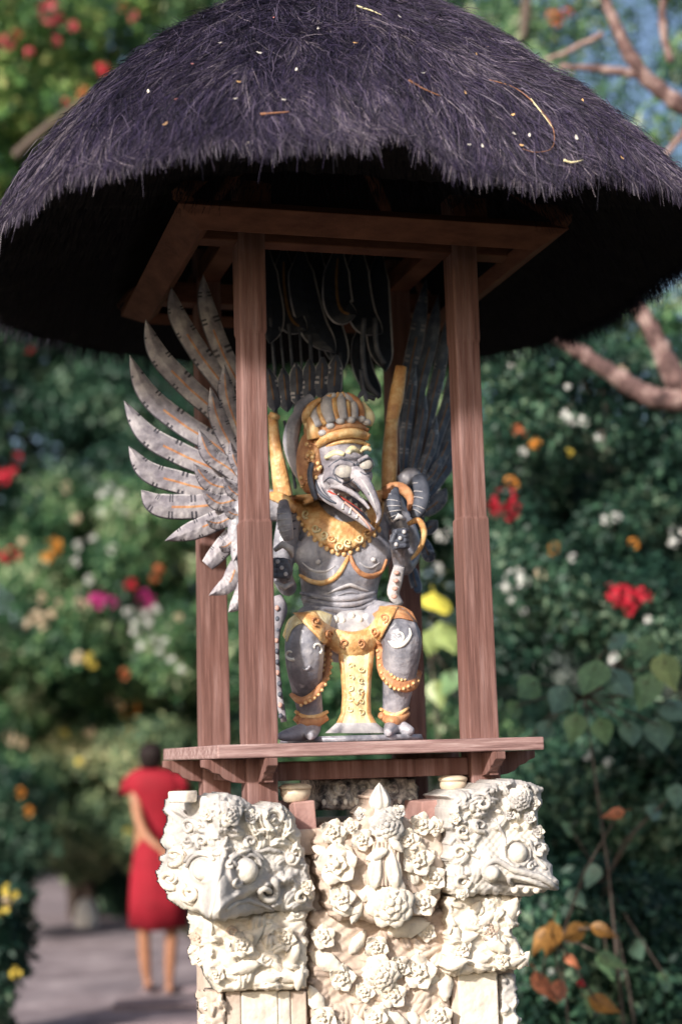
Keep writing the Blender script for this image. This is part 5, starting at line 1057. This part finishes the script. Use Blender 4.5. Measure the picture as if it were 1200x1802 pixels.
shrub('shrub', 'dark foreground shrub with pale yellow blossoms at the lower left corner', 'shrub', (-70, 1575, 22, 1830), 8.6, .3, 22, .15, 14000, .06, G_dark, [(18, 1570, 15, 'yellow'), (8, 1600, 10, 'yellow'), (26, 1712, 11, 'yellow'), (12, 1585, 10, 'cream')], 7)
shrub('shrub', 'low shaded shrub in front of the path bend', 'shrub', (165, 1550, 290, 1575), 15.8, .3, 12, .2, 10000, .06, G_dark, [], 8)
shrub('shrub', 'green shrub seen between the shrine posts behind the statue', 'shrub', (440, 560, 860, 1330), 10.5, .7, 60, .33, 46000, .06, G_mid, [(770, 870, 8, 'white'), (775, 945, 9, 'white'), (772, 1000, 8, 'white'), (778, 1060, 7, 'white'), (640, 1275, 8, 'white'), (795, 930, 8, 'white')], 9)
# right side
shrub('creeper_tree', 'dark creeper-hung tree with crimson and white blossoms right of the posts', 'tree', (850, 610, 1300, 1150), 9.0, .8, 74, .26, 60000, .05, G_dark,
      [(885, 880, 22, 'red'), (870, 895, 15, 'red'), (903, 900, 15, 'red'), (1100, 1050, 24, 'red'), (1080, 1040, 15, 'red'), (1128, 1048, 16, 'red'), (1108, 1068, 14, 'red'), (905, 1020, 18, 'white'), (888, 1032, 9, 'white'), (925, 1025, 9, 'white'), (898, 1055, 7, 'white'), (920, 1075, 7, 'white'), (1002, 738, 11, 'white'), (992, 728, 8, 'white'), (1025, 740, 9, 'white'), (998, 680, 6, 'white'), (898, 642, 6, 'white'), (1065, 915, 9, 'white'), (1085, 908, 10, 'white'), (1190, 940, 14, 'white'), (1182, 955, 8, 'white'), (940, 780, 11, 'orange'), (912, 757, 12, 'rust'), (900, 847, 11, 'orange'), (920, 793, 8, 'white'), (1005, 980, 8, 'white'), (1078, 1160, 11, 'white'), (975, 965, 10, 'orange'), (1115, 955, 9, 'orange'), (950, 1010, 9, 'cream'), (1052, 770, 7, 'white'), (1095, 650, 8, 'cream'), (1140, 1090, 8, 'white'), (1003, 795, 7, 'yellow')], 11)
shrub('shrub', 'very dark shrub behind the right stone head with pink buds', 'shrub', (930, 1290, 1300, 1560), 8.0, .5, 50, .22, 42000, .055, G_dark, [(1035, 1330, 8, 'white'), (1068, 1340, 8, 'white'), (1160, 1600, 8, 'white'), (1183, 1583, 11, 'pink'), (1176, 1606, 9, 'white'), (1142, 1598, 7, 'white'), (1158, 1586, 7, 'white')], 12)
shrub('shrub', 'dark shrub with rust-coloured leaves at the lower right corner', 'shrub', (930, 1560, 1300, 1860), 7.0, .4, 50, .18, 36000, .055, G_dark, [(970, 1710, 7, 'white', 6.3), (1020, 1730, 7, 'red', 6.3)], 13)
# canopy tree upper right with gaps of sky
shrub('canopy_tree', 'airy tree with pinkish branches against the pale sky at the upper right', 'tree', (860, -80, 1300, 470), 11.5, 1.2, 46, .24, 8500, .075, G_mid, [(978, 30, 16, 'rust'), (1000, 20, 9, 'pink')], 14, aspect=.4)
shrub('tree', 'blue-green tree behind the right end of the thatch', 'tree', (880, 520, 1320, 640), 12, .6, 20, .24, 7000, .07, G_mid, [], 15)
shrub('tree', 'green tree rising behind the ridge of the roof', 'tree', (330, -60, 900, 90), 13.5, .6, 26, .3, 12000, .08, G_mid, [], 16)
# bare branches
def branch(name, label, P, R_, d, extra=()):
    m = MB(); S = spline(P, 9); rr = spline([(r, 0) for r in R_], 9); m.tube([atd(x+random.uniform(-1.5, 1.5), y+random.uniform(-1.5, 1.5), d) for x, y in S], [float(r[0])*d/F_PX*random.uniform(.9, 1.1) for r in rr], n=10)
    for P2_, R2_ in extra:
        S = spline(P2_, 6); rr = spline([(r, 0) for r in R2_], 6); m.tube([atd(x, y, d) for x, y in S], [float(r[0])*d/F_PX for r in rr], n=10)
    return m
brt = empty('branching_tree', Vector((atd(1420, 900, 7.4).x, atd(1420, 900, 7.4).y, GZ)), 'pinkish barked tree reaching in from the right with cut bare limbs', 'tree')
branch('', '', [(1440, 2300), (1420, 1500), (1400, 900), (1330, 760), (1230, 700)], [60, 55, 46, 34, 26], 7.4).build('trunk', M_pbark, brt)
branch('', '', [(1235, 705), (1150, 700), (1080, 660), (1020, 620), (970, 592)], [24, 19, 16, 14, 9], 7.4).build('limb', M_pbark, brt)
branch('', '', [(1235, 705), (1190, 670), (1160, 610), (1130, 550), (1105, 512)], [26, 20, 17, 14, 9], 7.4).build('limb', M_pbark, brt)
branch('', '', [(1360, 820), (1320, 420), (1270, 240), (1190, 180), (1130, 130), (1080, 40), (1050, -40)], [26, 20, 16, 15, 13, 10, 8], 7.6).build('limb', M_pbark, brt)
branch('', '', [(1135, 135), (1060, 122), (985, 118)], [9, 7, 5], 7.6).build('twig', M_pbark, brt); branch('', '', [(1230, 205), (1180, 260), (1150, 300)], [8, 6, 4], 7.6).build('twig', M_pbark, brt)
branch('', '', [(920, 70), (925, 20), (928, -60)], [8, 9, 9], 10.5).build('limb', M_bark, brt)
branch('', '', [(1180, 110), (1165, 40), (1175, -40)], [7, 7, 6], 7.7).build('twig', M_pbark, brt); branch('', '', [(1060, 60), (1000, 90), (960, 105)], [6, 5, 3], 7.7).build('twig', M_pbark, brt)
bl = MB(); b0 = branch('', '', [(25, 275), (70, 235), (130, 190), (200, 150)], [9, 8, 6, 3], 10.8); tag(b0.build('fallen_limb', M_bark), 'thin bare grey branch crossing the foliage left of the roof', 'branch')
# large foreground leaves: each is its own piece
def big_leaf_mesh(mt, w=.36, seg=9):
    m = MB(); vs = []; mi = []
    for i in range(seg+1):
        u = i/seg; ww = w*math.sin(math.pi*u**.62)**1.15*(1-.15*u)+.004
        for j in range(5): v = -1+j/2; vs.append((ww*v, -.26*u*u+.30*abs(v)*ww+.016*math.sin(i*1.7+j*2), -u))
    fs = [(i*5+j, i*5+j+1, (i+1)*5+j+1, (i+1)*5+j) for i in range(seg) for j in range(4)]; m.add(vs, fs)
    m.tube([(0, -.26*(i/6)**2-.004, -i/6) for i in range(7)], [.012]*7, n=4); m.tube([(0, .02, .22), (0, 0, 0)], .010, n=4)
    o = m.build('leaf', mt); me = o.data; bpy.data.objects.remove(o); return me
M_lg = [flat('big_leaf_green', (.18, .30, .14), .4, .5, .3, .25, scale=9), flat('big_leaf_light_green', (.30, .38, .14), .4, .5, .3, .25, scale=9), flat('big_leaf_blue_green', (.15, .25, .18), .35, .6, .3, .2, scale=9), flat('big_leaf_yellow', (.85, .75, .12), .5, .4, .2, .3, scale=9), flat('big_leaf_rust', (.62, .22, .11), .5, .4, .4, .25, scale=9), flat('big_leaf_ochre', (.36, .17, .04), .5, .4, .4, .25, scale=9)]
LM = [big_leaf_mesh(m_) for m_ in M_lg]; LMn = [big_leaf_mesh(m_, .24) for m_ in M_lg]
def leafplant(name, label, cat, L, d, base_px, group=None, narrow=False):
    b0 = atd(*base_px, d); b0.z = GZ; o = empty(name, b0, label, cat, group); st_ = MB(); tops = []
    for px, py, ln, rot, c in L:
        dd = d+random.uniform(-.12, .12); p = atd(px, py, dd); s = ln*dd/F_PX
        M = Matrix.Translation(p) @ Matrix.Rotation(YAW+random.uniform(-.5, .5), 4, 'Z') @ Matrix.Rotation(rot, 4, 'Y') @ Matrix.Rotation(random.uniform(-.8, -.1), 4, 'X') @ Matrix.Scale(s, 4)
        place('leaf', (LMn if narrow else LM)[c], M, o); tops.append(M @ Vector((0, .02, .2)))
    top = sum(tops, Vector((0, 0, 0)))/len(tops); st_.tube([b0, b0.lerp(top, .6)+Vector((.03, .12, 0)), top+Vector((0, .16, 0))], [.007, .005, .004], n=6)
    for t in tops: st_.tube([top+Vector((0, .16, 0)), (top+t)/2+Vector((0, .12, .02)), t], [.005, .004, .003], n=5)
    st_.build('stem', M_bark, o); return o
leafplant('broad_leaved_plant', 'plant with broad drooping pale green leaves right of the shelf', 'plant', [(1040, 1190, 88, .15, 0), (1090, 1200, 85, -.25, 2), (1175, 1180, 80, -.1, 1), (985, 1230, 70, .5, 2), (1010, 1280, 62, .2, 0), (1060, 1285, 60, -.2, 0), (1135, 1215, 78, .2, 0), (930, 1210, 70, .9, 0), (1195, 1250, 85, -.3, 2), (1110, 1290, 60, .1, 2), (1160, 1290, 80, 0, 2), (960, 1285, 52, .5, 2), (905, 1250, 50, .7, 0), (925, 1310, 50, .2, 1), (1140, 1140, 60, .5, 0), (1085, 1130, 60, -.5, 2)], 6.1, (1080, 1300))
leafplant('yellow_leaf_plant', 'plant with one bright yellow and one lime leaf seen between statue and right post', 'plant', [(772, 1062, 84, .1, 3), (786, 1120, 78, -.2, 1), (760, 1130, 60, .4, 1), (790, 1200, 60, .2, 0), (770, 1220, 55, -.2, 1)], 8.3, (780, 1320))
leafplant('croton', 'croton with rust-orange and ochre leaves at the lower right of the pillar', 'plant', [(958, 1735, 80, -.12, 4), (985, 1742, 66, .35, 4), (968, 1650, 85, .15, 5), (950, 1655, 60, .5, 5), (1010, 1642, 75, 1.35, 5), (1060, 1638, 55, -1.2, 5), (1005, 1690, 42, -.4, 4), (1080, 1432, 46, 1.3, 4), (1060, 1768, 70, -1.2, 5), (1040, 1760, 60, .1, 0), (1075, 1690, 60, -1.0, 0)], 5.9, (990, 1800), narrow=True)
leafplant('broad_leaved_plant', 'small glossy leaves of a dark plant low on the right edge', 'plant', [(1190, 1400, 55, .1, 2), (1150, 1430, 45, .6, 2), (1000, 1460, 45, .9, 0), (1015, 1580, 45, -.5, 2), (1070, 1700, 60, .3, 0), (1120, 1670, 55, -.7, 2), (1040, 1540, 48, .3, 2), (1170, 1730, 52, .8, 0)], 6.3, (1120, 1500))
# white stone on the path edge and a small dark post
m = MB(); p = atz(152, 1632, GZ); m.ell(p+Vector((0, 0, .08)), (.11, .10, .19), n=12, k=9); o = m.build('stone', mat('pale_path_stone', [(.3, (.50, .47, .47)), (.7, (.75, .72, .70))], scale=8, rough=.9, bump=.7)); tag(o, 'pale upright rounded stone at the edge of the path', 'stone')
print('tris approx', sum(len(o.data.polygons)*2 for o in bpy.data.objects if o.type == 'MESH'), len(bpy.data.objects))
